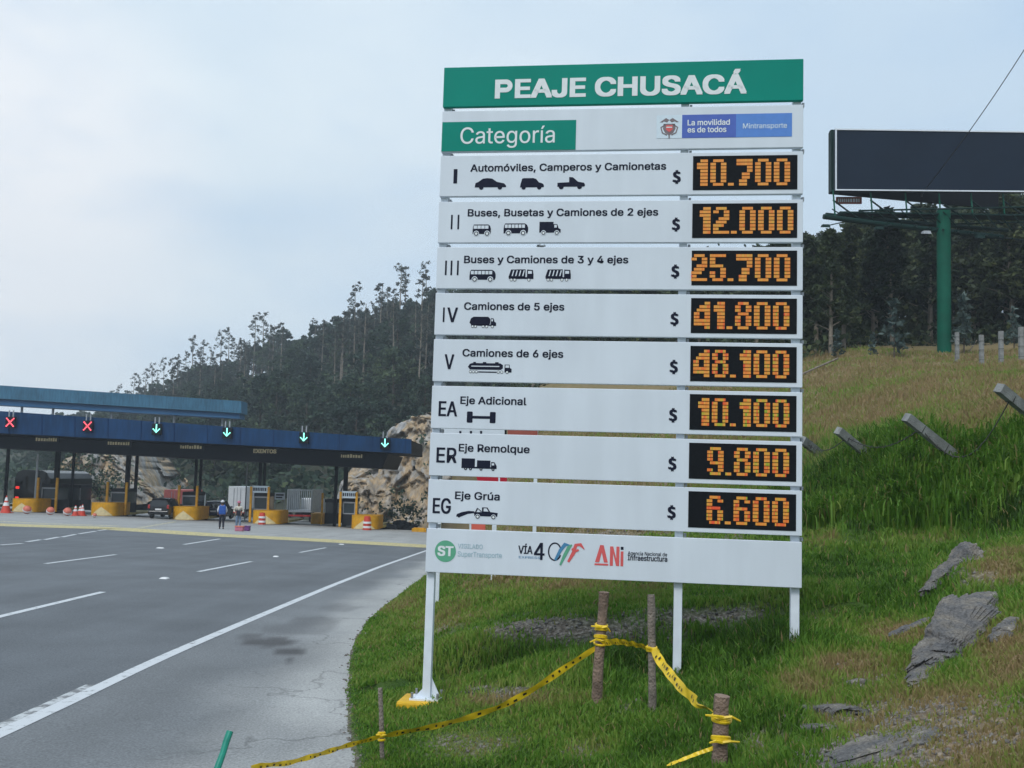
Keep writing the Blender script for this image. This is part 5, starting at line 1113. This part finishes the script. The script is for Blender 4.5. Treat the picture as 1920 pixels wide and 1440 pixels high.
for s in (-1, 1):
    for z in (1.05, 2.0): G().box(s * 1.32 - .16, s * 1.32 + .16, -.05, .05, z, z + .22, bev=.03).build('tail_light', M['tail_light'], o)
    for y in (2.2, 7.2): wheel(o, s * 1.4, y, .5, .3)
# low dark kerb stones and a yellow kerb end by the rock face
for px, py, d, w_, h_, m, lb in [(720, 986, 90, 2.6, .35, 'booth_dark', 'low dark heap at the foot of the rock face, left one'), (757, 984, 91, 2.2, .6, 'booth_dark', 'taller dark heap at the foot of the rock face'), (786, 991, 85, 1.3, .28, 'yellow_steel', 'yellow painted kerb end left of the tariff sign')]:
    b = P(px, py, d); b[2] = road_z(b[0], b[1]); bm = bmesh.new(); bmesh.ops.create_icosphere(bm, subdivisions=3, radius=1) if m == 'booth_dark' else bmesh.ops.create_cube(bm, size=1.8)
    if m != 'booth_dark': bmesh.ops.bevel(bm, geom=list(bm.edges), offset=.2, segments=2, affect='EDGES')
    for v in bm.verts:
        n_ = 1 + (.5 * mnoise.noise(v.co * 2.1 + Vector((px, 0, 0))) if m == 'booth_dark' else 0); v.co = Vector((v.co.x * w_ * .5 * n_, v.co.y * .5 * n_, v.co.z * h_ * n_))
    me = bpy.data.meshes.new('x'); bm.to_mesh(me); bm.free(); me.materials.append(M[m]); nm = 'rubble_heap' if m == 'booth_dark' else 'kerb_end'; me.name = nm; o = bpy.data.objects.new(nm, me); COL.objects.link(o); o.location = b + np.array([0, 0, h_ * .3]); tag(o, lb, 'rubble' if m == 'booth_dark' else 'kerb')
# ------------------------------------------------------------------ people
def skin_mesh(name, joints, edges, root, m, parent, sub=2):
    me = bpy.data.meshes.new(name); me.from_pydata([j[:3] for j in joints], edges, []); o = bpy.data.objects.new(name, me); COL.objects.link(o)
    md = o.modifiers.new('s', 'SKIN'); md.use_smooth_shade = True
    for v, j in zip(me.skin_vertices[0].data, joints):
        r = j[3]; v.radius = (r, j[4] if len(j) > 4 else r); v.use_root = False
    me.skin_vertices[0].data[root].use_root = True; o.modifiers.new('d', 'SUBSURF').levels = sub
    dg = bpy.context.evaluated_depsgraph_get(); m2 = bpy.data.meshes.new_from_object(o.evaluated_get(dg)); bpy.data.objects.remove(o); m2.name = name; m2.materials.clear(); m2.materials.append(m)
    q = bpy.data.objects.new(name, m2); COL.objects.link(q); q.parent = parent; return q
def person(px, py, label, shirt, trousers, arms, rz, legs=(0, 0)):
    b = RP(px, py); o = empty('person', b + np.array([0, 0, .004]), label, 'person', 'pedestrians at the toll plaza', rz)
    J = [(0, 0, .92, .13, .10), (0, 0, 1.1, .125, .09), (0, 0, 1.32, .16, .10), (0, -.0, 1.44, .09, .07), (0, -.01, 1.50, .05, .05), (0, -.02, 1.58, .075, .085), (0, -.015, 1.68, .08, .095), (0, -.01, 1.74, .05, .06)]
    E = [(0, 1), (1, 2), (2, 3), (3, 4), (4, 5), (5, 6), (6, 7)]; AR = []; LG = []
    for s, (el, ha) in zip((-1, 1), arms):
        i = len(J); J += [(s * .19, 0, 1.40, .055), (s * el[0], el[1], el[2], .042), (s * ha[0], ha[1], ha[2], .03), (s * ha[0] + s * .0, ha[1] - .05, ha[2] - .05, .032)]; E += [(3, i), (i, i + 1), (i + 1, i + 2), (i + 2, i + 3)]; AR.append(i)
        for k in range(4): J.append((s * (ha[0] - .025 + k * .017), ha[1] - .10 - (.01 if k in (1, 2) else 0), ha[2] - .12 - (.012 if k in (1, 2) else 0), .009)); E.append((i + 3, len(J) - 1))
        J.append((s * (ha[0] - .055), ha[1] - .075, ha[2] - .06, .01)); E.append((i + 3, len(J) - 1))
    for s, st_ in zip((-1, 1), legs):
        i = len(J); J += [(s * .09, 0, .86, .088), (s * .10, st_ * .5 - .02, .48, .062), (s * .105, st_ + .03, .09, .042), (s * .115, st_ - .14, .035, .035)]; E += [(0, i), (i, i + 1), (i + 1, i + 2), (i + 2, i + 3)]; LG.append(i)
    bd = skin_mesh('body', J, E, 0, M['skin'], o)
    # shirt: torso and sleeves, a little outside the body
    K = [J[k][:3] + (J[k][3] + .025, (J[k][4] if len(J[k]) > 4 else J[k][3]) + .028) for k in range(4)]; K[0] = (0, 0, .88, .165, .13); Ee = [(0, 1), (1, 2), (2, 3)]
    for i in AR: a = len(K); K += [J[i][:3] + (.075,), J[i + 1][:3] + (.06,), tuple(np.array(J[i + 1][:3]) * .35 + np.array(J[i + 2][:3]) * .65) + (.048,)]; Ee += [(3, a), (a, a + 1), (a + 1, a + 2)]
    skin_mesh('shirt', K, Ee, 1, M[shirt], o)
    K = [(0, 0, .97, .15, .12), (0, 0, .88, .16, .125)]; Ee = [(0, 1)]
    for i in LG: a = len(K); K += [J[i][:3] + (.105,), J[i + 1][:3] + (.08,), J[i + 2][:3] + (.066,)]; Ee += [(1, a), (a, a + 1), (a + 1, a + 2)]
    skin_mesh('trousers', K, Ee, 1, M[trousers], o)
    for i in LG: skin_mesh('shoe', [(J[i + 2][0], J[i + 2][1] + .03, .05, .05), (J[i + 2][0], J[i + 2][1] - .08, .045, .05), (J[i + 3][0], J[i + 3][1] - .05, .04, .04)], [(0, 1), (1, 2)], 0, M['shoe'], o)
    skin_mesh('hair', [(0, .035, 1.60, .07), (0, .02, 1.68, .085), (0, .0, 1.745, .07)], [(0, 1), (1, 2)], 1, M['hair'], o)
    g = G()
    for s in (-1, 1): g.lathe([(.012, -.006), (.012, .006)], (s * .032, -.112, 1.655), 8)
    g.build('eye', M['hair'], bd); G().box(-.014, .014, -.135, -.10, 1.605, 1.645, bev=.005).build('nose', M['skin'], bd); G().box(-.028, .028, -.112, -.10, 1.572, 1.582, bev=.003).build('mouth', M['cloth_pink'], bd)
    return o
def cap(o, m):
    G().lathe([(.115, 1.69), (.118, 1.72), (.10, 1.785), (.06, 1.82), (.01, 1.83)], (0, -.01, 0), 16).build('cap', M[m], o, smooth=True)
pa = person(415, 992, 'person in a white cap and pale shirt with a blue backpack, seen from behind', 'cloth_white', 'cloth_dark', [((.27, .02, 1.16), (.25, -.14, 1.0)), ((.27, .02, 1.16), (.25, -.14, 1.0))], math.pi + .3, (.06, -.08)); cap(pa, 'cloth_white')
pb = person(446, 993, 'person in a cream top and light denim trousers with a dark front bag', 'cloth_cream', 'cloth_denim', [((.30, .05, 1.16), (.16, -.24, 1.08)), ((.30, .05, 1.16), (.18, -.24, 1.05))], .2, (.05, -.06)); cap(pb, 'cloth_pink')
def held(name, parent, off, dims, m, label, cat, bev=.05, strap=None):
    c = Vector(parent.location) + Matrix.Rotation(parent.rotation_euler.z, 4, 'Z') @ Vector(off); o = empty(name, c, label, cat, None, parent.rotation_euler.z); x, y, z = dims
    G().box(-x / 2, x / 2, -y / 2, y / 2, -z / 2, z / 2, bev=bev).build('bag_body', M[m], o); G().box(-x * .35, x * .35, y / 2 * (1 if strap != 'f' else -1) - .03, y / 2 * (1 if strap != 'f' else -1) + .05 * (1 if strap != 'f' else -.4), -z * .4, z * .05, bev=.02).build('pocket', M[m], o)
    for s in (-1, 1): G().tube([(s * x * .3, 0, z / 2 - .02), (s * x * .32, -y * .9 if strap != 'f' else y * .6, z / 2 + .07), (s * x * .32, -y * .95 if strap != 'f' else y * .7, -z * .1)], .018, 6).build('strap', M[m], o)
held('backpack', pa, (0, .25, 1.20), (.42, .24, .56), 'cloth_blue', 'bright blue backpack on the back of the person in the white cap', 'backpack')
held('front_bag', pb, (0, -.22, 1.06), (.26, .12, .34), 'cloth_dark', 'dark bag worn in front by the person in the cream top', 'bag', .03, 'f')
for px, py, w_, m, lb in [(449, 996, .5, 'cloth_pink', 'pink bundle on the ground at the feet of the person in cream'), (463, 995.5, .36, 'cloth_purple', 'purple box on the ground right of the pink bundle')]:
    b = RP(px, py); o = empty('goods_box', b, lb, 'box', 'goods on the ground by the pedestrians'); G().bbox(-w_ / 2, w_ / 2, -.2, .2, 0, .26, .05).build('box', M[m], o); G().bbox(-w_ / 2 - .02, w_ / 2 + .02, -.22, .22, .262, .32, .02).build('lid', M['salmon' if m == 'cloth_pink' else 'cloth_purple'], o)

# ------------------------------------------------------------------ billboard on the crest
pf = BP(1769, 664, 30); DB = 56.0
bx_ = P(1770, 660, DB)[0]; bz_ = float(bank_z(np.array([bx_]), np.array([DB]))[0])
bo = Vector((bx_, DB, bz_)); bb = empty('billboard', bo, 'large dark blank billboard with a white border on a thick green pole', 'billboard')
G().tube([W0(1770, 664, DB) - Vector((0, 0, 1.2)), W0(1770, 560, DB), W0(1769, 395, DB)], .375, 24).build('pole', M['green_steel'], bb, bo, True)
def pframe(g, c, th, y0, y1):                # four mitred bars round a panel given by corners (bl, br, tr, tl)
    for i in range(4):
        a, b2 = Vector(c[i]), Vector(c[(i + 1) % 4]); ct_ = sum((Vector(q) for q in c), Vector()) / 4
        def ins(p): d = ct_ - p; return p + Vector((math.copysign(th, d.x), 0, math.copysign(th, d.z)))
        g.prism([a + Vector((0, y0, 0)), b2 + Vector((0, y0, 0)), ins(b2) + Vector((0, y0, 0)), ins(a) + Vector((0, y0, 0))], (0, y1 - y0, 0))
cr_ = [W0(1566, 357.5, DB), W0(1976, 361, DB), W0(1976, 247.5, DB), W0(1566, 241.5, DB)]
G().prism(cr_, (0, .25, 0)).build('front_panel', M['billboard_face'], bb, bo)
g = G(); pframe(g, cr_, .075, -.06, -.003); g.build('border', M['white_steel'], bb, bo)
cb = [W0(1555.5, 362, 57), W0(1872, 391, 59.6), W0(1872, 268, 59.6), W0(1555.5, 247.5, 57)]
G().prism(cb, (0, .22, 0)).build('back_panel', M['dark_steel'], bb, bo)
G().box(cb[0].x - .02, cb[0].x + .15, 56.6, 56.95, cb[0].z, cb[3].z).build('panel_edge', M['dark_green_steel'], bb, bo)
G().tube([W0(1544, 406, 55.2), W0(1660, 421, 55.6), W0(1880, 445, 56.6)], .145, 12).build('main_beam', M['dark_green_steel'], bb, bo, True)
G().tube([W0(1548, 402, 57.8), W0(1660, 413, 57.9), W0(1890, 432, 58.2)], .11, 10).build('rear_beam', M['dark_green_steel'], bb, bo, True)
for y_, dd in ((383, 55.4), (397, 56.2), (411, 57.0)):
    G().tube([W0(1610 + (y_ - 383) * 1.5, y_ + 12, dd), W0(1985, y_ + 4, dd)], .05, 6).build('catwalk_rail', M['dark_green_steel'], bb, bo)
for px in (1562, 1632, 1697, 1760, 1820, 1880, 1940):
    G().tube([W0(px, 356, DB + .3), W0(px + 4, 408, DB + .3)], .045, 6).build('hanger', M['green_steel'], bb, bo)
    G().tube([W0(px, 375, DB + .5), W0(px + 60, 420, DB + 1.4)], .05, 6).build('brace', M['dark_green_steel'], bb, bo)
G().prism([W0(1575, 396, 55.8), W0(1950, 402, 55.8), W0(1950, 405, 55.8), W0(1575, 399, 55.8)], (0, 1.0, 0)).build('catwalk_deck', M['dark_green_steel'], bb, bo)
for px, py, qx, qy in ((1548, 424, 1578, 417), (1648, 428, 1672, 420), (1737, 436, 1760, 428), (1838, 444, 1862, 436)):
    a, b2 = W0(px, py, 53.6), W0(qx, qy, 55.6); arm = G(); arm.tube([b2, a], .03, 6); ar = arm.build('lamp_arm', M['dark_green_steel'], bb, bo)
    G().hexa([a + Vector(q) for q in ((-.22, -.15, -.1), (.22, -.15, -.1), (.22, .18, -.02), (-.22, .18, -.02), (-.18, -.1, .08), (.18, -.1, .08), (.18, .15, .1), (-.18, .15, .1))]).build('floodlight', M['grey_steel' if px == 1737 else 'dark_green_steel'], ar, bo)
for k in range(15):
    x = 1560 + k * 26; y_ = 404 + k * 3.3; G().tube([W0(x, y_, 55.4), W0(x + 13, y_ + 3, 57.9)], .04, 5).build('lattice_bar', M['dark_green_steel'], bb, bo); G().tube([W0(x + 13, y_ + 3, 57.9), W0(x + 26, y_ + 3.3, 55.5)], .04, 5).build('lattice_bar', M['dark_green_steel'], bb, bo)
    G().tube([W0(x, 392 + k * .6, 55.6), W0(x + 26, 408 + k * 2, 55.8)], .035, 5).build('lattice_bar', M['dark_green_steel'], bb, bo)
rb = G().prism([W0(1568, 382, 57.4), W0(1616, 382, 57.4), W0(1616, 369, 57.4), W0(1568, 369, 57.4)], (0, .08, 0)).build('owner_plate', M['brick_sign'], bb, bo); f = G(); rng = random.Random(4); x = 1571
while x < 1611: w_ = rng.uniform(2, 4); f.add([W0(x, 379, 57.39), W0(x + w_, 379, 57.39), W0(x + w_, 372.5, 57.39), W0(x, 372.5, 57.39)], [[0, 1, 2, 3]]); x += w_ + 1.4
f.build('lettering', M['pale_ink'], rb, bo)
cbl = empty('cable', P(1728, 364, 56.5), 'thin dark cable slanting up to the right in front of the billboard', 'cable'); a = np.array(cbl.location); e_ = P(2050, -118, 40)
pts = [a + (e_ - a) * t - np.array([0, 0, .5 * math.sin(math.pi * t)]) for t in np.linspace(0, 1, 24)]
G().tube(pts, .022, 5).build('wire_strand', M['wire'], cbl, a); G().tube([a + np.array([0, 0, -.15]), a, a + (pts[1] - a) * .3], .05, 6).build('clamp', M['wire'], cbl, a)

# ------------------------------------------------------------------ fence posts on the slope
def pole_like(name, foot, top, wd, m, label, cat, group, square=False, sink=.25):
    foot, top = Vector(foot), Vector(top); o = empty(name, foot, label, cat, group); ax = (top - foot); g = G(); rng = random.Random(int(foot.x * 1000)); b = foot - ax.normalized() * sink
    if square:
        n = ax.normalized(); u = n.cross(Vector((0, 1, 0))).normalized() * wd * .5; v = n.cross(u).normalized() * wd * .5
        g.hexa([b - u - v, b + u - v, b + u + v, b - u + v, top - u - v, top + u - v, top + u * .98 + v, top - u + v])
    else:
        k = 9; pts = [b + (top - b) * (i / k) + Vector((rng.gauss(0, wd * .04), rng.gauss(0, wd * .04), 0)) for i in range(k + 1)]; g.tube(pts, [wd * .5 * rng.uniform(.93, 1.08) for _ in pts], 9)
    return o, g.build('shaft', M[m], o, foot, not square)
up_posts = []
for px, d, h, lb in [(1797, 50, 1.55, 'upright grey fence post next to the green billboard pole'), (1843, 45.5, 1.6, 'upright grey fence post, second to the right of the green pole'), (1880, 44.5, 1.7, 'upright grey fence post, third to the right of the green pole'), (1918, 43.5, 1.75, 'upright grey fence post at the right edge of the photo')]:
    f_ = crest(px, d); t_ = f_ + np.array([.02, 0, h]); o, _ = pole_like('fence_post', f_, t_, .165, 'concrete_post', lb, 'fence post', 'upright posts on the crest', True); up_posts.append(t_)
    for z in (.45, .9, 1.3): G().box(-.09, .09, -.09, .09, z, z + .014).build('wire_tie', M['wire'], o)
lean_tops = []
for fx, fy, tx, ty, wd, fwd, lb in [(1808, 868, 1699, 782, .145, .5, 'largest leaning concrete fence post on top of the grassy bank'), (1636, 860, 1571, 807, .15, .5, 'leaning concrete fence post, second from the tariff sign'), (1552, 862, 1503, 824, .19, .9, 'leaning concrete fence post half hidden behind the tariff sign'), (1962, 800, 1873, 727, .15, .5, 'leaning concrete fence post at the right edge of the photo')]:
    ft = BP(fx, fy, 8); tp_ = P(tx, ty, ft[1] - fwd); o, _ = pole_like('leaning_post', ft, tp_, wd, 'concrete_post', lb, 'fence post', 'leaning posts on the bank', True, .4); lean_tops.append((ft, tp_))
    for k in (.35, .75): c = (Vector(tp_) - Vector(ft)); n = c.normalized(); q = c * k; G().tube([q - n * .006, q + n * .006], wd * .74, 4).build('wire_tie', M['wire'], o)
def wire(a, b, sag, label):
    a, b = np.array(a), np.array(b); o = empty('fence_wire', a, label, 'wire', 'fence wires'); pts = [a + (b - a) * t - np.array([0, 0, sag * math.sin(math.pi * t)]) for t in np.linspace(0, 1, 12)]
    G().tube(pts, .009, 4).build('strand', M['wire'], o, a); g = G()
    for i in range(1, 11): q = pts[i]; g.tube([q + np.array([-.02, 0, -.03]), q + np.array([.02, 0, .03])], .006, 3)
    g.build('barb', M['wire'], o, a)
mid = lambda k, t: lean_tops[k][0] + (lean_tops[k][1] - lean_tops[k][0]) * t
wire(mid(1, .75), mid(0, .75), .25, 'sagging wire between the two leaning posts nearest the tariff sign'); wire(mid(0, .75), mid(3, .75), .7, 'sagging wire from the largest leaning post to the right edge'); wire(mid(2, .75), mid(1, .75), .2, 'wire behind the tariff sign between leaning posts')
for i in range(3): wire(up_posts[i] - np.array([0, 0, .4]), up_posts[i + 1] - np.array([0, 0, .4]), .12, ['wire between the two upright posts nearest the green pole', 'wire between the middle upright fence posts', 'wire to the upright post at the right edge'][i])
st_ = BP(1500, 708, 25); en = BP(1566, 688, 25); pole_like('fallen_stick', st_ + np.array([0, 0, .12]), en + np.array([0, -.4, .35]), .09, 'wood_grey', 'fallen stick lying on the tan slope just right of the sign', 'stick', None)
st_ = BP(1815, 662, 25); pole_like('dead_branch', st_, np.array(st_) + np.array([.55, .1, .75]), .06, 'wood_grey', 'dead branch leaning beside the upright posts', 'branch', None)

# ------------------------------------------------------------------ stakes, rod and caution tape
def stake(fx, fy, tx, ty, wd, m, label, name='wooden_stake', foot=None, lean=0.0):
    ft = np.array(foot) if foot is not None else BP(fx, fy); return ft, P(tx, ty, ft[1] + lean), pole_like(name, ft, P(tx, ty, ft[1] + lean), wd, m, label, 'stake' if name == 'wooden_stake' else 'rod', 'wooden stakes holding the yellow tape' if name == 'wooden_stake' else None)
A = stake(1117, 1322, 1132, 1110, .078, 'wood', 'tall brown timber stake with yellow tape knotted twice round it, leaning slightly')
B = stake(1223, 1334, 1221, 1115, .056, 'wood_grey', 'tall thin grey timber stake right of the brown one, bending the tape')
Cf = BP(1349, 1436); Cf = Cf + np.array([0, 0, 0]); C_ = stake(0, 0, 1355, 1304, .088, 'wood', 'short thick dark stake at the bottom with tape knots', foot=Cf)
Ls = stake(717, 1428, 713, 1290, .034, 'wood_grey', 'thin pale stake beside the pavement edge on the left')
rf = RP(396, 1478); Rr_ = stake(0, 0, 431, 1371, .042, 'teal_rod', 'teal green rod slanting out of the pavement at the bottom', 'teal_rod', foot=rf, lean=.15)
tape = empty('caution_tape', A[0], 'yellow caution tape with black print strung between the wooden stakes', 'caution tape'); TO = np.array(A[0])
def on_stake(st, py):                        # point on a stake at picture height py
    a, b = st[0], st[1]; ya, yb = proj(a)[1], proj(b)[1]; t = (ya - py) / (ya - yb); return a + (b - a) * t
def ribbon(name, pts, wd, tw0, tw1, seed, marks=True, fold=1.0):
    pts = np.array(pts); n = 70; s = np.linspace(0, len(pts) - 1, n); Q = np.stack([np.interp(s, np.arange(len(pts)), pts[:, k]) for k in range(3)], 1)
    for _ in range(4): Q[1:-1] = (Q[:-2] + Q[1:-1] * 2 + Q[2:]) / 4
    V = []; rng = np.random.default_rng(seed); ph = rng.uniform(0, 6)
    fr = []
    for i in range(n):
        t = Q[min(i + 1, n - 1)] - Q[max(i - 1, 0)]; t /= np.linalg.norm(t); b = np.cross(t, [0, 1, 0]); b /= np.linalg.norm(b); c = np.cross(t, b); an = tw0 + (tw1 - tw0) * i / (n - 1) + .18 * math.sin(i * .5 + ph)
        ww = wd * (1 if 3 < i < n - 4 else .45 + .14 * min(i, n - 1 - i)); e = b * math.cos(an) + c * math.sin(an); nn = np.cross(t, e); fr.append((Q[i], e * ww * .5, nn)); V += [Q[i] - e * ww * .5, Q[i] + nn * .006 * fold * math.sin(i * .9), Q[i] + e * ww * .5]
    f_ = []
    for i in range(n - 1): b0 = i * 3; f_ += [[b0, b0 + 1, b0 + 4, b0 + 3], [b0 + 1, b0 + 2, b0 + 5, b0 + 4]]
    o = mesh_np(name, np.array(V) - TO, f_, M['yellow_tape'], tape, True)
    if marks:
        g = G(); i = 4
        while i < n - 6:
            L_ = rng.integers(1, 3)
            if rng.random() < .72:
                for sd_ in (-1, 1):
                    (p, e, nn), (p2, e2, nn2) = fr[i], fr[i + L_]; u0, u1 = (-.5, .1) if rng.random() < .5 else (-.1, .6)
                    m_ = .55; g.add([p + e * u0 + nn * .008 * sd_, p + e * u1 + nn * .008 * sd_, p * (1 - m_) + p2 * m_ + e2 * u1 + nn2 * .008 * sd_, p * (1 - m_) + p2 * m_ + e2 * u0 + nn2 * .008 * sd_], [[0, 1, 2, 3]])
            i += L_ + 1
        g.build('tape_print', M['tape_ink'], o, TO)
    return o
a0 = on_stake(A, 1210); l0 = on_stake(Ls, 1379); a1 = on_stake(A, 1204); b1 = on_stake(B, 1216); c1 = on_stake(C_, 1342); c2 = on_stake(C_, 1395)
def lerp_px(pa_, pb_, pxs): # sagging run between two fixed ends through picture heights
    xa, xb = proj(pa_)[0], proj(pb_)[0]; return [P(px, py, pa_[1] + (pb_[1] - pa_[1]) * (px - xa) / (xb - xa)) for px, py in pxs]
e0 = np.array([RP(470, 1452)[0], RP(470, 1452)[1], RP(470, 1452)[2] + .05])
fy = np.array([0, -.03, 0])
ribbon('tape_run', [e0] + lerp_px(e0, l0, [(540, 1431), (600, 1414), (650, 1398)]) + [l0 + fy], .045, .5, .7, 1)
ribbon('tape_run', [l0 + fy] + lerp_px(l0, a0, [(760, 1372), (820, 1361), (880, 1345), (940, 1325), (1000, 1293), (1060, 1252)]) + [a0], .054, .75, .35, 2)
ribbon('tape_run', [a1 + fy] + lerp_px(a1, b1, [(1160, 1203), (1190, 1208)]) + [b1 + fy], .058, .3, .9, 3)
ribbon('tape_run', [b1 + fy] + lerp_px(b1, c1, [(1245, 1250), (1275, 1287), (1310, 1320)]) + [c1 + fy], .068, .5, .2, 4)
e2 = BP(1250, 1452, 3.0)
ribbon('tape_run', [c2 + fy] + lerp_px(c2, e2, [(1310, 1412)]) + [e2 + np.array([0, 0, .05])], .022, .2, 1.2, 5, False)
def knot(st, py, r, seed, tails=2):
    c = on_stake(st, py); ax = (st[1] - st[0]) / np.linalg.norm(st[1] - st[0]); u = np.cross(ax, [0, 1, 0]); u /= np.linalg.norm(u); v = np.cross(ax, u); rng = random.Random(seed); g = G()
    for k in range(3):
        off = ax * rng.uniform(-.03, .03); tl = rng.uniform(-.25, .25); g.tube([c + off + (u * math.cos(t) + v * math.sin(t)) * r + ax * math.sin(t) * r * tl for t in np.linspace(0, 2 * math.pi, 15)], .0085, 5, caps=False)
    for k in range(tails):
        s = 1 if k % 2 else -1; g.tube([c - v * 0 + np.array([0, -r, 0]), c + np.array([s * r * .8, -r * 1.3, .01]), c + np.array([s * r * rng.uniform(1.4, 2.0), -r * .8, rng.uniform(-.03, .02)])], [.011, .009, .005], 5)
    g.build('tape_knot', M['yellow_tape'], tape, TO)
for st, py, r, s in [(A, 1176, .045, 1), (A, 1200, .046, 2), (B, 1216, .034, 3), (C_, 1342, .052, 4), (C_, 1388, .05, 5), (Ls, 1379, .022, 6)]: knot(st, py, r, s)

# ------------------------------------------------------------------ the road signs standing behind the tariff sign
def back_sign(px_posts, d, label, plates):
    b = P(px_posts[0], 1112, d); b[2] = max(float(bank_z(np.array([b[0]]), np.array([b[1]]))[0]), road_z(b[0], b[1])); o = empty('road_sign', b, label, 'road sign')
    for px in px_posts:
        q = P(px, 1100, d); zb = max(float(bank_z(np.array([q[0]]), np.array([q[1]]))[0]), road_z(q[0], q[1])); G().box(q[0] - .035, q[0] + .035, d + .01, d + .08, zb - .2, P(px, 790, d)[2]).build('post', M['white_steel'], o, b)
    for nm, ring, m, dy in plates: G().prism([P(x, y, d + dy) for x, y in ring], (0, .012, 0)).build(nm, M[m], o, b)
    return o, b
d_ = 16.0
o, b = back_sign((819, 924), d_, 'white and red road sign on two white posts behind the tariff sign', [('white_plate', [(829, 832), (946, 834), (946, 778), (829, 776)], 'white_sheet', -.04), ('dark_edge', [(946.3, 834), (950, 834), (950, 778), (946.3, 778)], 'dark_steel', -.04),
    ('red_plate', [(893, 893), (899, 915), (936, 916), (950, 905), (952, 880), (890, 878)], 'sign_red', -.05), ('white_bar', [(934.5, 916), (937.5, 916), (937.5, 880), (934.5, 880)], 'white_sheet', -.056), ('salmon_plate', [(884, 1006), (910, 1007), (910, 975), (884, 974)], 'sign_orange', -.05), ('white_strip', [(880, 1006), (883.5, 1006), (883.5, 974), (880, 974)], 'white_sheet', -.05)])
for px in (863, 883, 902): G().prism([P(px - 2, 816, d_ - .045), P(px + 2, 816, d_ - .045), P(px + 2, 808, d_ - .045), P(px - 2, 808, d_ - .045)], (0, .004, 0)).build('printed_mark', M['navy_ink'], o, b)
o, b = back_sign((1000,), 20.0, 'brown red sign standing farther behind the tariff sign', [('red_plate', [(952, 825), (1008, 827), (1008, 790), (952, 789)], 'brick_sign', -.04)])

# ------------------------------------------------------------------ the damp air that pales the far trees
hm = bpy.data.materials.new('haze air'); hm.use_nodes = True; t = hm.node_tree; t.nodes.remove(t.nodes['Principled BSDF'])
pv = t.nodes.new('ShaderNodeVolumePrincipled'); pv.inputs['Color'].default_value = (.84, .92, 1.0, 1); pv.inputs['Density'].default_value = .0008; pv.inputs['Anisotropy'].default_value = .2
t.links.new(pv.outputs[0], t.nodes['Material Output'].inputs['Volume'])
hz = G().box(-720, 720, -720, 720, -32, 150).build('haze', hm); tag(hz, kind='stuff')
